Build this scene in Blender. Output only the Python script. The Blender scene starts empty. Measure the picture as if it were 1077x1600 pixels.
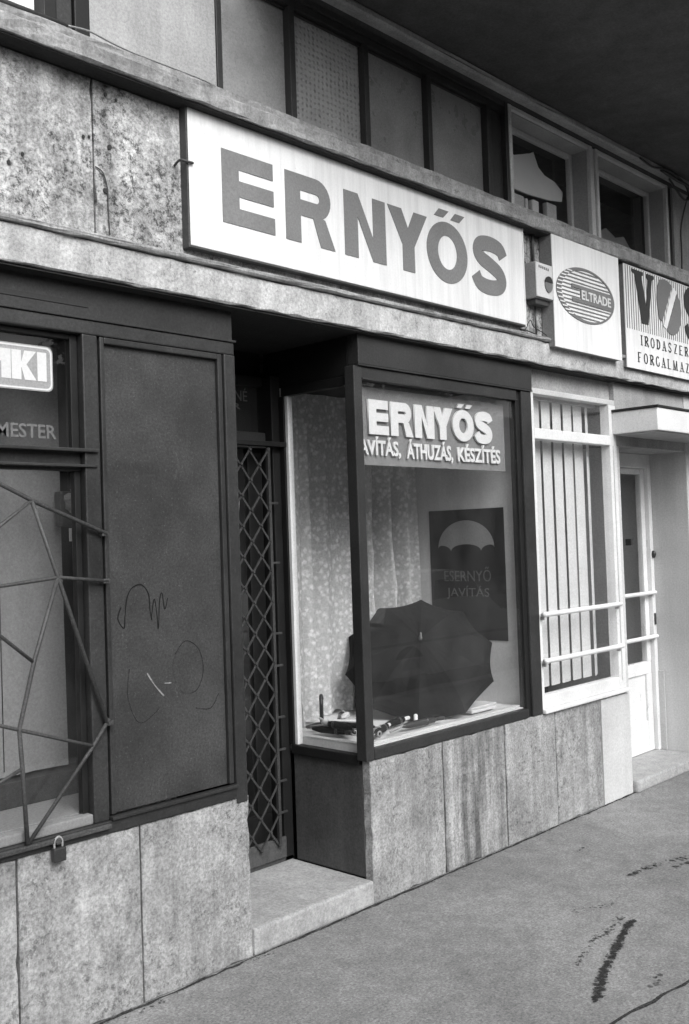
import bpy, bmesh, math, random
from mathutils import Vector, Matrix
random.seed(7)
sc = bpy.context.scene
COL = sc.collection

# ------------------------------------------------------------------ camera
cam = bpy.data.cameras.new("camera")
cam_o = bpy.data.objects.new("camera", cam)
COL.objects.link(cam_o)
sc.camera = cam_o
cam.sensor_fit = 'VERTICAL'
cam.sensor_height = 36.0
cam.lens = 35.1
cam.clip_start = 0.05
cam.clip_end = 2000
RX = Vector((0.68806825, -0.72487103, -0.03352722))
UP = Vector((0.00253323, -0.04380351, 0.99903695))
BK = Vector((-0.72564155, -0.68749054, -0.02830354))
CAM = Vector((-3.264, -2.992, 1.6))
cam_o.matrix_world = Matrix(((RX.x, UP.x, BK.x, CAM.x), (RX.y, UP.y, BK.y, CAM.y), (RX.z, UP.z, BK.z, CAM.z), (0, 0, 0, 1)))

# ------------------------------------------------------------------ sky and sun (overcast)
SUN_EL, SUN_AZ = 41.0, -14.0      # azimuth measured from -Y (street side) towards +X
world = bpy.data.worlds.new("World")
sc.world = world
world.use_nodes = True
wn, wl = world.node_tree.nodes, world.node_tree.links
wn.clear()
sky = wn.new("ShaderNodeTexSky")
sky.sky_type = 'NISHITA'
sky.sun_disc = False
sky.sun_elevation = math.radians(SUN_EL)
sky.air_density = 1.0
sky.dust_density = 4.0
sky.ozone_density = 1.0
bw = wn.new("ShaderNodeRGBToBW")
bg = wn.new("ShaderNodeBackground")
bg.inputs[1].default_value = 0.15
wo = wn.new("ShaderNodeOutputWorld")
wl.new(sky.outputs[0], bw.inputs[0]); wl.new(bw.outputs[0], bg.inputs[0]); wl.new(bg.outputs[0], wo.inputs[0])
sd = Vector((math.sin(math.radians(SUN_AZ)) * math.cos(math.radians(SUN_EL)), -math.cos(math.radians(SUN_AZ)) * math.cos(math.radians(SUN_EL)), math.sin(math.radians(SUN_EL))))
sky.sun_rotation = math.atan2(sd.x, sd.y)
sun = bpy.data.lights.new("sun", 'SUN')
sun.energy = 1.5
sun.angle = math.radians(35)
sun_o = bpy.data.objects.new("sun", sun)
COL.objects.link(sun_o)
sun_o.rotation_euler = sd.to_track_quat('Z', 'Y').to_euler()
sun_o.location = (2, -8, 12)

sc.view_settings.view_transform = 'Standard'
sc.view_settings.look = 'None'
sc.view_settings.gamma = 1.0
sc.view_settings.use_curve_mapping = False
sc.view_settings.exposure = 0.62
sc.render.engine = 'CYCLES'
sc.cycles.max_bounces = 8
sc.cycles.transparent_max_bounces = 16
sc.cycles.use_denoising = True

# ------------------------------------------------------------------ materials (the photograph is black and white: greys only)
def nodes(name):
    m = bpy.data.materials.new(name)
    m.use_nodes = True
    nt = m.node_tree
    nt.nodes.clear()
    out = nt.nodes.new("ShaderNodeOutputMaterial")
    return m, nt, out

class NT:
    def __init__(s, name):
        s.m, s.t, s.out = nodes(name)
    def n(s, typ, **kw):
        x = s.t.nodes.new(typ)
        for k, v in kw.items():
            setattr(x, k, v)
        return x
    def l(s, a, b):
        s.t.links.new(a, b)
    def coords(s, scale=(1, 1, 1), rnd=True):
        g = s.n("ShaderNodeNewGeometry")
        mp = s.n("ShaderNodeMapping")
        mp.inputs['Scale'].default_value = scale
        if rnd:
            oi = s.n("ShaderNodeObjectInfo")
            ad = s.n("ShaderNodeVectorMath", operation='MULTIPLY_ADD')
            s.l(oi.outputs['Random'], ad.inputs[0]); ad.inputs[1].default_value = (37, 53, 71)
            s.l(g.outputs['Position'], ad.inputs[2]); s.l(ad.outputs[0], mp.inputs[0])
        else:
            s.l(g.outputs['Position'], mp.inputs[0])
        return mp.outputs[0]
    def noise(s, co, scale, detail=4, rough=.55, dist=0):
        x = s.n("ShaderNodeTexNoise")
        x.inputs['Scale'].default_value = scale; x.inputs['Detail'].default_value = detail
        x.inputs['Roughness'].default_value = rough; x.inputs['Distortion'].default_value = dist
        s.l(co, x.inputs['Vector'])
        return x.outputs[0]
    def remap(s, v, a, b, c, d, clamp=True):
        x = s.n("ShaderNodeMapRange", clamp=clamp)
        s.l(v, x.inputs[0])
        for i, k in enumerate((a, b, c, d)):
            x.inputs[i + 1].default_value = k
        return x.outputs[0]
    def math(s, op, a, b=None):
        x = s.n("ShaderNodeMath", operation=op)
        for i, v in enumerate((a, b)):
            if v is None: continue
            if isinstance(v, (int, float)): x.inputs[i].default_value = v
            else: s.l(v, x.inputs[i])
        return x.outputs[0]
    def bump(s, h, strength, dist):
        x = s.n("ShaderNodeBump")
        x.inputs['Strength'].default_value = strength; x.inputs['Distance'].default_value = dist
        s.l(h, x.inputs['Height'])
        return x.outputs[0]
    def bsdf(s, col, rough=.6, nrm=None, spec=.4, metal=0):
        b = s.n("ShaderNodeBsdfPrincipled")
        if isinstance(col, (int, float)): b.inputs['Base Color'].default_value = (col, col, col, 1)
        else: s.l(col, b.inputs['Base Color'])
        if isinstance(rough, (int, float)): b.inputs['Roughness'].default_value = rough
        else: s.l(rough, b.inputs['Roughness'])
        b.inputs['Specular IOR Level'].default_value = spec
        b.inputs['Metallic'].default_value = metal
        if nrm is not None: s.l(nrm, b.inputs['Normal'])
        return b.outputs[0]
    def done(s, sh):
        s.l(sh, s.out.inputs[0])
        return s.m

def m_stone(name, base, var=.35, pits=.5, streak=.3, speck=.25, rough=.8, plo=.56):
    t = NT(name)
    co = t.coords()
    st = t.coords((14, 14, 1.1))
    big = t.remap(t.noise(co, 2.3, 6, .6, .4), .3, .72, 1 - var, 1 + var * .55)
    mid = t.remap(t.noise(co, 14, 5, .65, .6), .3, .7, 1 - var * .6, 1 + var * .4)
    fine = t.remap(t.noise(co, 85, 4, .8), .32, .68, 1 - speck * 1.5, 1 + speck * 1.5)
    stv = t.remap(t.noise(st, 1.0, 5, .65), .35, .7, 1 - streak, 1 + streak * .6)
    pn = t.noise(co, 30, 6, .85, .15)
    pit = t.remap(pn, plo, plo + .09, 1, 1 - pits)
    clump = t.noise(co, 3.1, 3, .5)
    pit2 = t.math('ADD', t.math('MULTIPLY', pit, t.remap(clump, .38, .55, 0, 1)), t.remap(clump, .38, .55, 1, 0))
    v = t.math('MULTIPLY', t.math('MULTIPLY', big, mid), t.math('MULTIPLY', fine, stv))
    v = t.math('MULTIPLY', t.math('MULTIPLY', v, pit2), base)
    h = t.math('ADD', t.math('MULTIPLY', t.noise(co, 60, 5, .7), .5), t.math('MULTIPLY', pit2, .6))
    return t.done(t.bsdf(v, rough, t.bump(h, .45, .006), .25))

def m_plaster(name, base, var=.18, speck=.18, rough=.9, bump=.35):
    t = NT(name)
    co = t.coords()
    big = t.remap(t.noise(co, 1.7, 6, .6, .3), .3, .72, 1 - var, 1 + var * .6)
    fine = t.remap(t.noise(co, 90, 4, .8), .3, .7, 1 - speck * 1.4, 1 + speck * 1.4)
    st = t.remap(t.noise(t.coords((10, 10, .8)), 1, 4, .6), .35, .7, 1 - var * .7, 1.05)
    v = t.math('MULTIPLY', t.math('MULTIPLY', big, fine), t.math('MULTIPLY', st, base))
    return t.done(t.bsdf(v, rough, t.bump(t.noise(co, 90, 5, .7), bump, .004), .2))

def m_paint(name, base, rough=.45, var=.2, speck=.2, spec=.45, dust=0.0, wear=0.0):
    t = NT(name)
    co = t.coords()
    big = t.remap(t.noise(co, 3.0, 6, .6, .3), .3, .72, 1 - var, 1 + var)
    fine = t.remap(t.noise(co, 110, 3, .8), .32, .68, 1 - speck * 1.4, 1 + speck * 1.4)
    v = t.math('MULTIPLY', t.math('MULTIPLY', big, fine), base)
    if dust:
        v = t.math('ADD', v, t.math('MULTIPLY', t.remap(t.noise(co, 130, 2, .6), .64, .72, 0, 1), dust))
    if wear:
        w = t.remap(t.noise(t.coords((1, 1, .35)), 22, 6, .75, .5), .64, .70, 0, 1)
        v = t.math('ADD', v, t.math('MULTIPLY', w, wear))
    r = t.remap(t.noise(co, 9, 4, .6), .3, .7, rough - .08, rough + .12)
    h = t.math('ADD', t.noise(co, 45, 4, .6), t.math('MULTIPLY', t.noise(t.coords((60, 60, 2)), 1, 3, .6), .6))
    return t.done(t.bsdf(v, r, t.bump(h, .18, .002), spec))

def m_sign(name, base):
    t = NT(name)
    co = t.coords()
    st = t.remap(t.noise(t.coords((26, 26, 1.2)), 1, 5, .7), .42, .74, 1.0, .80)
    big = t.remap(t.noise(co, 2.6, 5, .6, .3), .35, .7, .93, 1.03)
    fine = t.remap(t.noise(co, 110, 3, .8), .3, .7, .95, 1.05)
    spots = t.remap(t.noise(co, 34, 4, .8), .66, .74, 1, .72)
    v = t.math('MULTIPLY', t.math('MULTIPLY', st, big), t.math('MULTIPLY', t.math('MULTIPLY', fine, spots), base))
    return t.done(t.bsdf(v, .42, t.bump(t.noise(co, 1.6, 3, .5), .25, .02), .4))

def m_glass(name, dust=.05, ior=1.5, tint=1.0):
    t = NT(name)
    co = t.coords()
    fr = t.n("ShaderNodeFresnel"); fr.inputs[0].default_value = ior
    g = t.n("ShaderNodeNewGeometry")
    fac = t.math('MULTIPLY', fr.outputs[0], t.math('SUBTRACT', 1.0, g.outputs['Backfacing']))
    fac = t.math('MINIMUM', t.math('MULTIPLY', fac, 1.1), 1.0)
    tr = t.n("ShaderNodeBsdfTransparent"); tr.inputs[0].default_value = (tint, tint, tint, 1)
    gl = t.n("ShaderNodeBsdfGlossy"); gl.inputs['Roughness'].default_value = .015
    t.l(t.bump(t.noise(co, 2.2, 2, .5), .06, .01), gl.inputs['Normal'])
    df = t.n("ShaderNodeBsdfDiffuse"); df.inputs[0].default_value = (.7, .7, .7, 1)
    d = t.remap(t.noise(t.coords((1, 1, .5)), 4, 6, .65), .35, .7, dust * .35, dust * 1.4)
    m1 = t.n("ShaderNodeMixShader"); t.l(d, m1.inputs[0]); t.l(tr.outputs[0], m1.inputs[1]); t.l(df.outputs[0], m1.inputs[2])
    m2 = t.n("ShaderNodeMixShader"); t.l(fac, m2.inputs[0]); t.l(m1.outputs[0], m2.inputs[1]); t.l(gl.outputs[0], m2.inputs[2])
    return t.done(m2.outputs[0])

def m_lace(name, base=.85):
    t = NT(name)
    co = t.coords((1, 1, 1), rnd=False)
    vo = t.n("ShaderNodeTexVoronoi"); vo.inputs['Scale'].default_value = 30
    t.l(co, vo.inputs['Vector'])
    d = t.math('ADD', vo.outputs['Distance'], t.math('MULTIPLY', t.noise(co, 60, 3, .6), .9))
    fl = t.remap(d, .62, .95, 1, 0)
    ns = t.remap(t.noise(co, 70, 4, .75, .8), .40, .62, 0, 1)
    pat = t.math('ADD', t.math('MULTIPLY', fl, .6), t.math('MULTIPLY', ns, .4))
    v = t.math('MULTIPLY', t.remap(pat, 0, 1, .56, 1.0), base)
    df = t.n("ShaderNodeBsdfDiffuse"); t.l(v, df.inputs[0])
    tl = t.n("ShaderNodeBsdfTranslucent"); t.l(v, tl.inputs[0])
    tr = t.n("ShaderNodeBsdfTransparent")
    m1 = t.n("ShaderNodeMixShader"); m1.inputs[0].default_value = .2
    t.l(df.outputs[0], m1.inputs[1]); t.l(tl.outputs[0], m1.inputs[2])
    m2 = t.n("ShaderNodeMixShader"); t.l(t.remap(pat, 0, 1, .16, .03), m2.inputs[0])
    t.l(m1.outputs[0], m2.inputs[1]); t.l(tr.outputs[0], m2.inputs[2])
    return t.done(m2.outputs[0])

def m_asphalt(name, base=.1):
    t = NT(name)
    co = t.coords(rnd=False)
    big = t.remap(t.noise(co, .8, 7, .62, .6), .3, .7, .70, 1.24)
    mid = t.remap(t.noise(co, 9, 6, .7), .3, .7, .80, 1.17)
    fine = t.remap(t.noise(co, 105, 4, .85), .32, .68, .48, 1.52)
    vo = t.n("ShaderNodeTexVoronoi"); vo.inputs['Scale'].default_value = 80
    t.l(co, vo.inputs['Vector'])
    grit = t.remap(vo.outputs['Color'], .2, .9, .88, 1.14)
    v = t.math('MULTIPLY', t.math('MULTIPLY', big, mid), t.math('MULTIPLY', fine, grit))
    v = t.math('MULTIPLY', v, base)
    h = t.math('ADD', t.noise(co, 150, 4, .75), t.math('MULTIPLY', t.noise(co, 6, 3, .5), .5))
    return t.done(t.bsdf(v, .85, t.bump(h, .35, .005), .25))

def m_dots(name, base=.3):
    t = NT(name)
    co = t.coords((38, 38, 38), rnd=False)
    vo = t.n("ShaderNodeTexVoronoi"); vo.inputs['Scale'].default_value = 1.0; vo.inputs['Randomness'].default_value = 0.08
    t.l(co, vo.inputs['Vector'])
    d = t.remap(vo.outputs['Distance'], .2, .45, 0, 1)
    v = t.math('MULTIPLY', t.remap(t.noise(t.coords(), 3, 5, .6), .3, .7, .8, 1.15), base)
    v = t.math('MULTIPLY', v, t.remap(d, 0, 1, .62, 1.12))
    return t.done(t.bsdf(v, .3, t.bump(d, .8, .01), .5))

def m_stain(name):
    t = NT(name)
    co = t.coords(rnd=False)
    df = t.bsdf(.035, .7, None, .3)
    tr = t.n("ShaderNodeBsdfTransparent")
    mx = t.n("ShaderNodeMixShader")
    t.l(t.remap(t.noise(co, 45, 5, .8, .2), .32, .58, .12, .72), mx.inputs[0])
    t.l(tr.outputs[0], mx.inputs[1]); t.l(df, mx.inputs[2])
    return t.done(mx.outputs[0])

M = {}
M['slab'] = m_stone('travertine_plinth', .34, .36, .55, .26, .28, .8, .52)
M['slab_streaked'] = m_stone('travertine_streaked', .34, .34, .45, .65, .28, .8, .53)
M['panel'] = m_stone('travertine_parapet', .47, .5, .8, .35, .34, .8, .50)
M['band'] = m_stone('limestone_ledge', .48, .25, .5, .22, .24, .8, .55)
M['ledge'] = m_stone('limestone_upper_ledge', .33, .3, .5, .3, .22)
M['step'] = m_stone('worn_step_stone', .37, .22, .2, .12, .2)
M['plaster'] = m_plaster('grey_plaster', .37, .28, .2)
M['plaster_light'] = m_plaster('pale_plaster', .52, .12, .12)
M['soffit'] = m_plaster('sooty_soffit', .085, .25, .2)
M['under_shade'] = m_plaster('shaded_dark_underside', .035, .25, .2)  # near black, the shade under both ledges is in this colour
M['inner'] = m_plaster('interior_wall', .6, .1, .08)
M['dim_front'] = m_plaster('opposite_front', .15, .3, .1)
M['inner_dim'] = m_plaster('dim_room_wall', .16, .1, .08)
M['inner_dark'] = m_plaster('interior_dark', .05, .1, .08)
M['dark_wood'] = m_paint('dark_brown_paint', .026, .42, .35, .25, .45, .02, .02)
M['panel_wood'] = m_paint('dark_panel_paint', .040, .5, .4, .3, .4, .05, .03)
M['black_wood'] = m_paint('blackened_wood', .010, .5, .2, .2, .35)
M['black_stone'] = m_stone('dark_polished_slab', .075, .25, .2, .15, .2, .45)
M['white_paint'] = m_paint('white_gloss_paint', .66, .4, .14, .08, .45, 0, -.25)
M['dirty_white'] = m_paint('dirty_white_paint', .50, .5, .2, .12, .4)
M['grey_paint'] = m_paint('grey_paint', .30, .5, .15, .12, .4)
M['sign_white'] = m_sign('sign_enamel', .80)
M['letter_grey'] = m_paint('sign_letter_paint', .185, .5, .12, .12, .35)
M['sign_side'] = m_paint('sign_edge_metal', .06, .5, .3, .2, .4)
M['box_side'] = m_paint('lightbox_side', .22, .5, .15, .15, .4)
M['sign_grey'] = m_paint('inner_sign_board', .20, .5, .1, .1, .3)
M['letter_white'] = m_paint('white_letter', .62, .5, .05, .05, .3)
M['letter_dim'] = m_paint('faded_gold_letter', .12, .45, .3, .2, .4)
M['letter_black'] = m_paint('black_letter', .03, .5, .1, .1, .3)
M['letter_mid'] = m_paint('mid_letter', .16, .5, .1, .1, .3)
M['stripe'] = m_paint('pale_stripe', .42, .5, .05, .05, .3)
M['iron'] = m_paint('rusty_iron', .05, .55, .35, .3, .4, .05)
M['gate_iron'] = m_paint('gate_iron', .04, .5, .3, .3, .45)
M['cloth_black'] = m_paint('umbrella_nylon', .009, .75, .12, .15, .12)
M['poster_black'] = m_paint('poster_black', .006, .4, .1, .2, .35)
M['poster_dim'] = m_paint('poster_dim_print', .09, .5, .3, .2, .3)
M['poster_grey'] = m_paint('poster_grey', .22, .5, .1, .1, .3)
M['paper'] = m_paint('pale_paper', .55, .8, .1, .06, .2)
M['pale_plastic'] = m_paint('pale_plastic', .6, .4, .1, .06, .4)
M['dark_plastic'] = m_paint('dark_plastic', .03, .35, .2, .2, .5)
M['room_cloth'] = m_paint('room_curtain_cloth', .34, .85, .1, .12, .1)
M['blind'] = m_paint('blind_fabric', .58, .8, .08, .1, .2)
M['curtain_grey'] = m_paint('grey_backcloth', .21, .85, .1, .12, .1)
M['frost'] = m_paint('frosted_pane', .23, .3, .3, .15, .5)
M['dots'] = m_dots('patterned_pane', .30)
M['white_blind'] = m_paint('white_roller_blind', .8, .8, .04, .04, .2)
M['glass'] = m_glass('shop_glass', .014)
M['glass_left'] = m_glass('shop_glass_clear', .012)
M['glass_dark'] = m_glass('door_glass', .01)
M['lace'] = m_lace('lace_curtain')
M['asphalt'] = m_asphalt('asphalt_pavement', .205)
M['road'] = m_asphalt('asphalt_road', .06)
M['wet'] = m_stain('dark_spill')
M['tar'] = m_paint('tar_joint', .02, .6, .2, .3, .3)
M['rubber'] = m_paint('cable_rubber', .03, .5, .2, .2, .4)
M['steel'] = m_paint('steel', .25, .35, .2, .2, .6)
M['marker'] = m_paint('marker_ink', .010, .6, .1, .1, .2)
M['chalk'] = m_paint('scratch_chalk', .22, .8, .2, .3, .1)
M['leaf'] = m_paint('foliage_grey', .07, .7, .3, .2, .3)
M['bark'] = m_paint('bark', .08, .9, .3, .3, .2)

# ------------------------------------------------------------------ builders
ORG = {}
def _link(o, parent):
    COL.objects.link(o)
    if parent is not None:
        o.parent = parent

def thing(name, label, cat, loc=(0, 0, 0), group=None):
    o = bpy.data.objects.new(name, None)
    o.empty_display_size = .1
    COL.objects.link(o)
    o.location = loc
    ORG[o.name] = Vector(loc)
    o['label'] = label; o['category'] = cat; o['kind'] = 'thing'
    if group: o['group'] = group
    return o

def tag(o, label, cat, group=None):
    o['label'] = label; o['category'] = cat; o['kind'] = 'thing'
    if group: o['group'] = group
    return o

def fin(name, me, mat, parent=None, kind=None, smooth=False):
    """link a mesh given in world coordinates; its origin goes to its bounding box centre"""
    vs = me.vertices
    lo = Vector((min(v.co[i] for v in vs) for i in range(3))); hi = Vector((max(v.co[i] for v in vs) for i in range(3)))
    c = (lo + hi) / 2
    me.transform(Matrix.Translation(-c))
    if mat is not None and not me.materials:
        me.materials.append(M[mat] if isinstance(mat, str) else mat)
    if smooth:
        for p in me.polygons: p.use_smooth = True
    o = bpy.data.objects.new(name, me)
    _link(o, parent)
    po = ORG[parent.name] if parent is not None else Vector((0, 0, 0))
    o.location = c - po
    ORG[o.name] = c
    if kind: o['kind'] = kind
    return o

def bm_box(bm, x0, x1, y0, y1, z0, z1):
    r = bmesh.ops.create_cube(bm, size=1)
    for v in r['verts']:
        v.co = Vector(((x0 + x1) / 2 + v.co.x * (x1 - x0), (y0 + y1) / 2 + v.co.y * (y1 - y0), (z0 + z1) / 2 + v.co.z * (z1 - z0)))
    return r['verts']

def done(bm, name, mat, parent=None, kind=None, smooth=False):
    me = bpy.data.meshes.new(name)
    bm.to_mesh(me); bm.free()
    return fin(name, me, mat, parent, kind, smooth)

def box(name, x0, x1, y0, y1, z0, z1, mat, parent=None, bev=.003, kind=None):
    bm = bmesh.new()
    bm_box(bm, x0, x1, y0, y1, z0, z1)
    b = min(bev, .24 * min(abs(x1 - x0), abs(y1 - y0), abs(z1 - z0)))
    if b > 0:
        bmesh.ops.bevel(bm, geom=list(bm.edges), offset=b, segments=2, affect='EDGES', profile=.6)
    return done(bm, name, mat, parent, kind)

def rough_box(name, x0, x1, y0, y1, z0, z1, mat, parent, step=.12, amp=.003, bev=.004, kind=None):
    """stone beam: cut along X, its long edges worn and uneven"""
    bm = bmesh.new()
    n = max(2, int((x1 - x0) / step))
    prof = [(y0, z0), (y0, z0 + (z1 - z0) * .5), (y0, z1), (y1, z1), (y1, z0)]
    # chamfered profile
    prof = [(y0 + bev * 1.5, z0), (y0, z0 + bev * 1.5), (y0, (z0 + z1) / 2), (y0, z1 - bev), (y0 + bev, z1), (y1, z1), (y1, z0)]
    rows = []
    for i in range(n + 1):
        x = x0 + (x1 - x0) * i / n
        rows.append([bm.verts.new((x, y + (random.uniform(-amp, amp) if k < 5 else 0), z + (random.uniform(-amp, amp) if k < 5 else 0))) for k, (y, z) in enumerate(prof)])
    m = len(prof)
    for i in range(n):
        for k in range(m):
            bm.faces.new((rows[i][k], rows[i][(k + 1) % m], rows[i + 1][(k + 1) % m], rows[i + 1][k]))
    bm.faces.new(rows[0][::-1]); bm.faces.new(rows[-1])
    bmesh.ops.recalc_face_normals(bm, faces=bm.faces)
    return done(bm, name, mat, parent, kind)

def tube_bm(bm, pts, r, seg=8, taper=None):
    pts = [Vector(p) for p in pts]
    rings = []
    for i, p in enumerate(pts):
        d = (pts[min(i + 1, len(pts) - 1)] - pts[max(i - 1, 0)]).normalized()
        a = d.orthogonal().normalized() if i == 0 else (prev - d * prev.dot(d)).normalized()
        prev = a
        b = d.cross(a)
        rr = r if taper is None else r * taper[i]
        rings.append([bm.verts.new(p + (a * math.cos(t) + b * math.sin(t)) * rr) for t in [2 * math.pi * k / seg for k in range(seg)]])
    for i in range(len(rings) - 1):
        for k in range(seg):
            bm.faces.new((rings[i][k], rings[i][(k + 1) % seg], rings[i + 1][(k + 1) % seg], rings[i + 1][k]))
    bm.faces.new(rings[0][::-1]); bm.faces.new(rings[-1])

def tube(name, pts, r, mat, parent=None, seg=8, taper=None, kind=None):
    bm = bmesh.new()
    tube_bm(bm, pts, r, seg, taper)
    bmesh.ops.recalc_face_normals(bm, faces=bm.faces)
    return done(bm, name, mat, parent, kind, True)

def smooth_path(pts, n=6):
    pts = [Vector(p) for p in pts]
    out = []
    for i in range(len(pts) - 1):
        p0 = pts[max(i - 1, 0)]; p1 = pts[i]; p2 = pts[i + 1]; p3 = pts[min(i + 2, len(pts) - 1)]
        for k in range(n):
            t = k / n
            out.append(.5 * ((2 * p1) + (p2 - p0) * t + (2 * p0 - 5 * p1 + 4 * p2 - p3) * t * t + (3 * p1 - p0 - 3 * p2 + p3) * t ** 3))
    out.append(pts[-1])
    return out

def thick_sheet(name, grid, th, mat, parent=None, smooth=True):
    """a closed sheet from a grid of points (rows of equal length), thickness th along its normals"""
    bm = bmesh.new()
    R_, C_ = len(grid), len(grid[0])
    G = [[Vector(p) for p in row] for row in grid]
    def nrm(j, i):
        du = G[j][min(i + 1, C_ - 1)] - G[j][max(i - 1, 0)]; dv = G[min(j + 1, R_ - 1)][i] - G[max(j - 1, 0)][i]
        return du.cross(dv).normalized()
    A = [[bm.verts.new(G[j][i]) for i in range(C_)] for j in range(R_)]
    B = [[bm.verts.new(G[j][i] - nrm(j, i) * th) for i in range(C_)] for j in range(R_)]
    for j in range(R_ - 1):
        for i in range(C_ - 1):
            bm.faces.new((A[j][i], A[j][i + 1], A[j + 1][i + 1], A[j + 1][i]))
            bm.faces.new((B[j][i], B[j + 1][i], B[j + 1][i + 1], B[j][i + 1]))
    for i in range(C_ - 1):
        bm.faces.new((A[0][i], B[0][i], B[0][i + 1], A[0][i + 1])); bm.faces.new((A[-1][i], A[-1][i + 1], B[-1][i + 1], B[-1][i]))
    for j in range(R_ - 1):
        bm.faces.new((A[j][0], A[j + 1][0], B[j + 1][0], B[j][0])); bm.faces.new((A[j][-1], B[j][-1], B[j + 1][-1], A[j + 1][-1]))
    bmesh.ops.recalc_face_normals(bm, faces=bm.faces)
    if smooth:
        for e in bm.edges:
            e.smooth = len(e.link_faces) == 2 and e.calc_face_angle(0) < 1.0
    return done(bm, name, mat, parent, None, smooth)

def slab(x0, x1, y0, y1, z0, z1, mat, parent, chips=3):
    """stone slab with slightly uneven, chipped edges"""
    def side(a, b):
        L_ = math.hypot(b[0] - a[0], b[1] - a[1]); n = max(3, int(L_ / .045))
        d = ((b[0] - a[0]) / L_, (b[1] - a[1]) / L_); inn = (-d[1], d[0])
        chip = {random.randrange(0, n): random.uniform(.004, .009) for _ in range(random.randrange(0, chips))}
        out = []
        for i in range(n):
            j = random.uniform(0, .0016) + chip.get(i, 0)
            f = i / n + (random.uniform(-.2, .2) / n if i else 0)
            out.append((a[0] + (b[0] - a[0]) * f + inn[0] * j, a[1] + (b[1] - a[1]) * f + inn[1] * j))
        return out
    c = [(x0, z0), (x1, z0), (x1, z1), (x0, z1)]
    pts = []
    for i in range(4): pts += side(c[i], c[(i + 1) % 4])
    bm = bmesh.new()
    f = [bm.verts.new((u, y0 + .003, v)) for u, v in pts]
    cx, cz = (x0 + x1) / 2, (z0 + z1) / 2
    g = [bm.verts.new((u + (.003 if u < cx else -.003), y0, v + (.003 if v < cz else -.003))) for u, v in pts]
    k = [bm.verts.new((u, y1, v)) for u, v in pts]
    n = len(pts)
    for i in range(n):
        j = (i + 1) % n
        bm.faces.new((g[i], g[j], f[j], f[i])); bm.faces.new((f[i], f[j], k[j], k[i]))
    bm.faces.new(g); bm.faces.new(k[::-1])
    bmesh.ops.recalc_face_normals(bm, faces=bm.faces)
    return done(bm, 'slab', mat, parent)

# flat shapes: contours in (u, v), extruded, laid on a wall facing the street ('F'), facing -X ('L') or on the ground ('G')
def place(me, pos, face):
    x, y, z = pos
    if face == 'F': mt = Matrix(((1, 0, 0, x), (0, 0, -1, y), (0, 1, 0, z), (0, 0, 0, 1)))
    elif face == 'L': mt = Matrix(((0, 0, -1, x), (-1, 0, 0, y), (0, 1, 0, z), (0, 0, 0, 1)))
    else: mt = Matrix.Translation((x, y, z))
    me.transform(mt)

def curve_mesh(cu, name):
    o = bpy.data.objects.new("tmp", cu)
    COL.objects.link(o)
    dg = bpy.context.evaluated_depsgraph_get()
    me = bpy.data.meshes.new_from_object(o.evaluated_get(dg), depsgraph=dg)
    me.name = name
    bpy.data.objects.remove(o)
    bpy.data.curves.remove(cu)
    me.materials.clear()
    return me

def shape(name, contours, pos, mat, parent, ext=.002, face='F', kind=None):
    cu = bpy.data.curves.new(name, 'CURVE')
    cu.dimensions = '2D'; cu.fill_mode = 'BOTH'; cu.extrude = ext
    for c in contours:
        sp = cu.splines.new('POLY')
        sp.points.add(len(c) - 1)
        for p, (u, v) in zip(sp.points, c):
            p.co = (u, v, 0, 1)
        sp.use_cyclic_u = True
    me = curve_mesh(cu, name)
    place(me, pos, face)
    return fin(name, me, mat, parent, kind)

def text(name, body, pos, width, height, mat, parent, ext=.0015, bold=0.0, face='F', space=1.0, kind=None):
    """lettering scaled so that it fills width x height (cap height plus accents as given by its bounds)"""
    cu = bpy.data.curves.new(name, 'FONT')
    cu.body = body; cu.size = 1; cu.extrude = .01; cu.offset = bold; cu.space_character = space
    cu.resolution_u = 3
    me = curve_mesh(cu, name)
    us = [v.co.x for v in me.vertices]; vs = [v.co.y for v in me.vertices]
    sx = width / (max(us) - min(us)); sy = height / (max(vs) - min(vs))
    me.transform(Matrix.Translation((-min(us), -min(vs), 0)))
    me.transform(Matrix.Diagonal((sx, sy, ext / .01, 1)))
    place(me, pos, face)
    return fin(name, me, mat, parent, kind)

def rect(u0, u1, v0, v1): return [(u0, v0), (u1, v0), (u1, v1), (u0, v1)]
def ell(cu, cv, a, b, n=40, t0=0, t1=2 * math.pi, closed=True):
    k = n if closed else n + 1
    return [(cu + a * math.cos(t0 + (t1 - t0) * i / n), cv + b * math.sin(t0 + (t1 - t0) * i / n)) for i in range(k)]
def stroke(pts, w, taper=None):
    """outline of a thick line"""
    P = [Vector((p[0], p[1])) for p in pts]
    L, R = [], []
    for i, p in enumerate(P):
        d = (P[min(i + 1, len(P) - 1)] - P[max(i - 1, 0)]).normalized()
        nn = Vector((-d.y, d.x)) * (w / 2 * (taper[i] if taper else 1))
        L.append(tuple(p + nn)); R.append(tuple(p - nn))
    return L + R[::-1]

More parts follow.
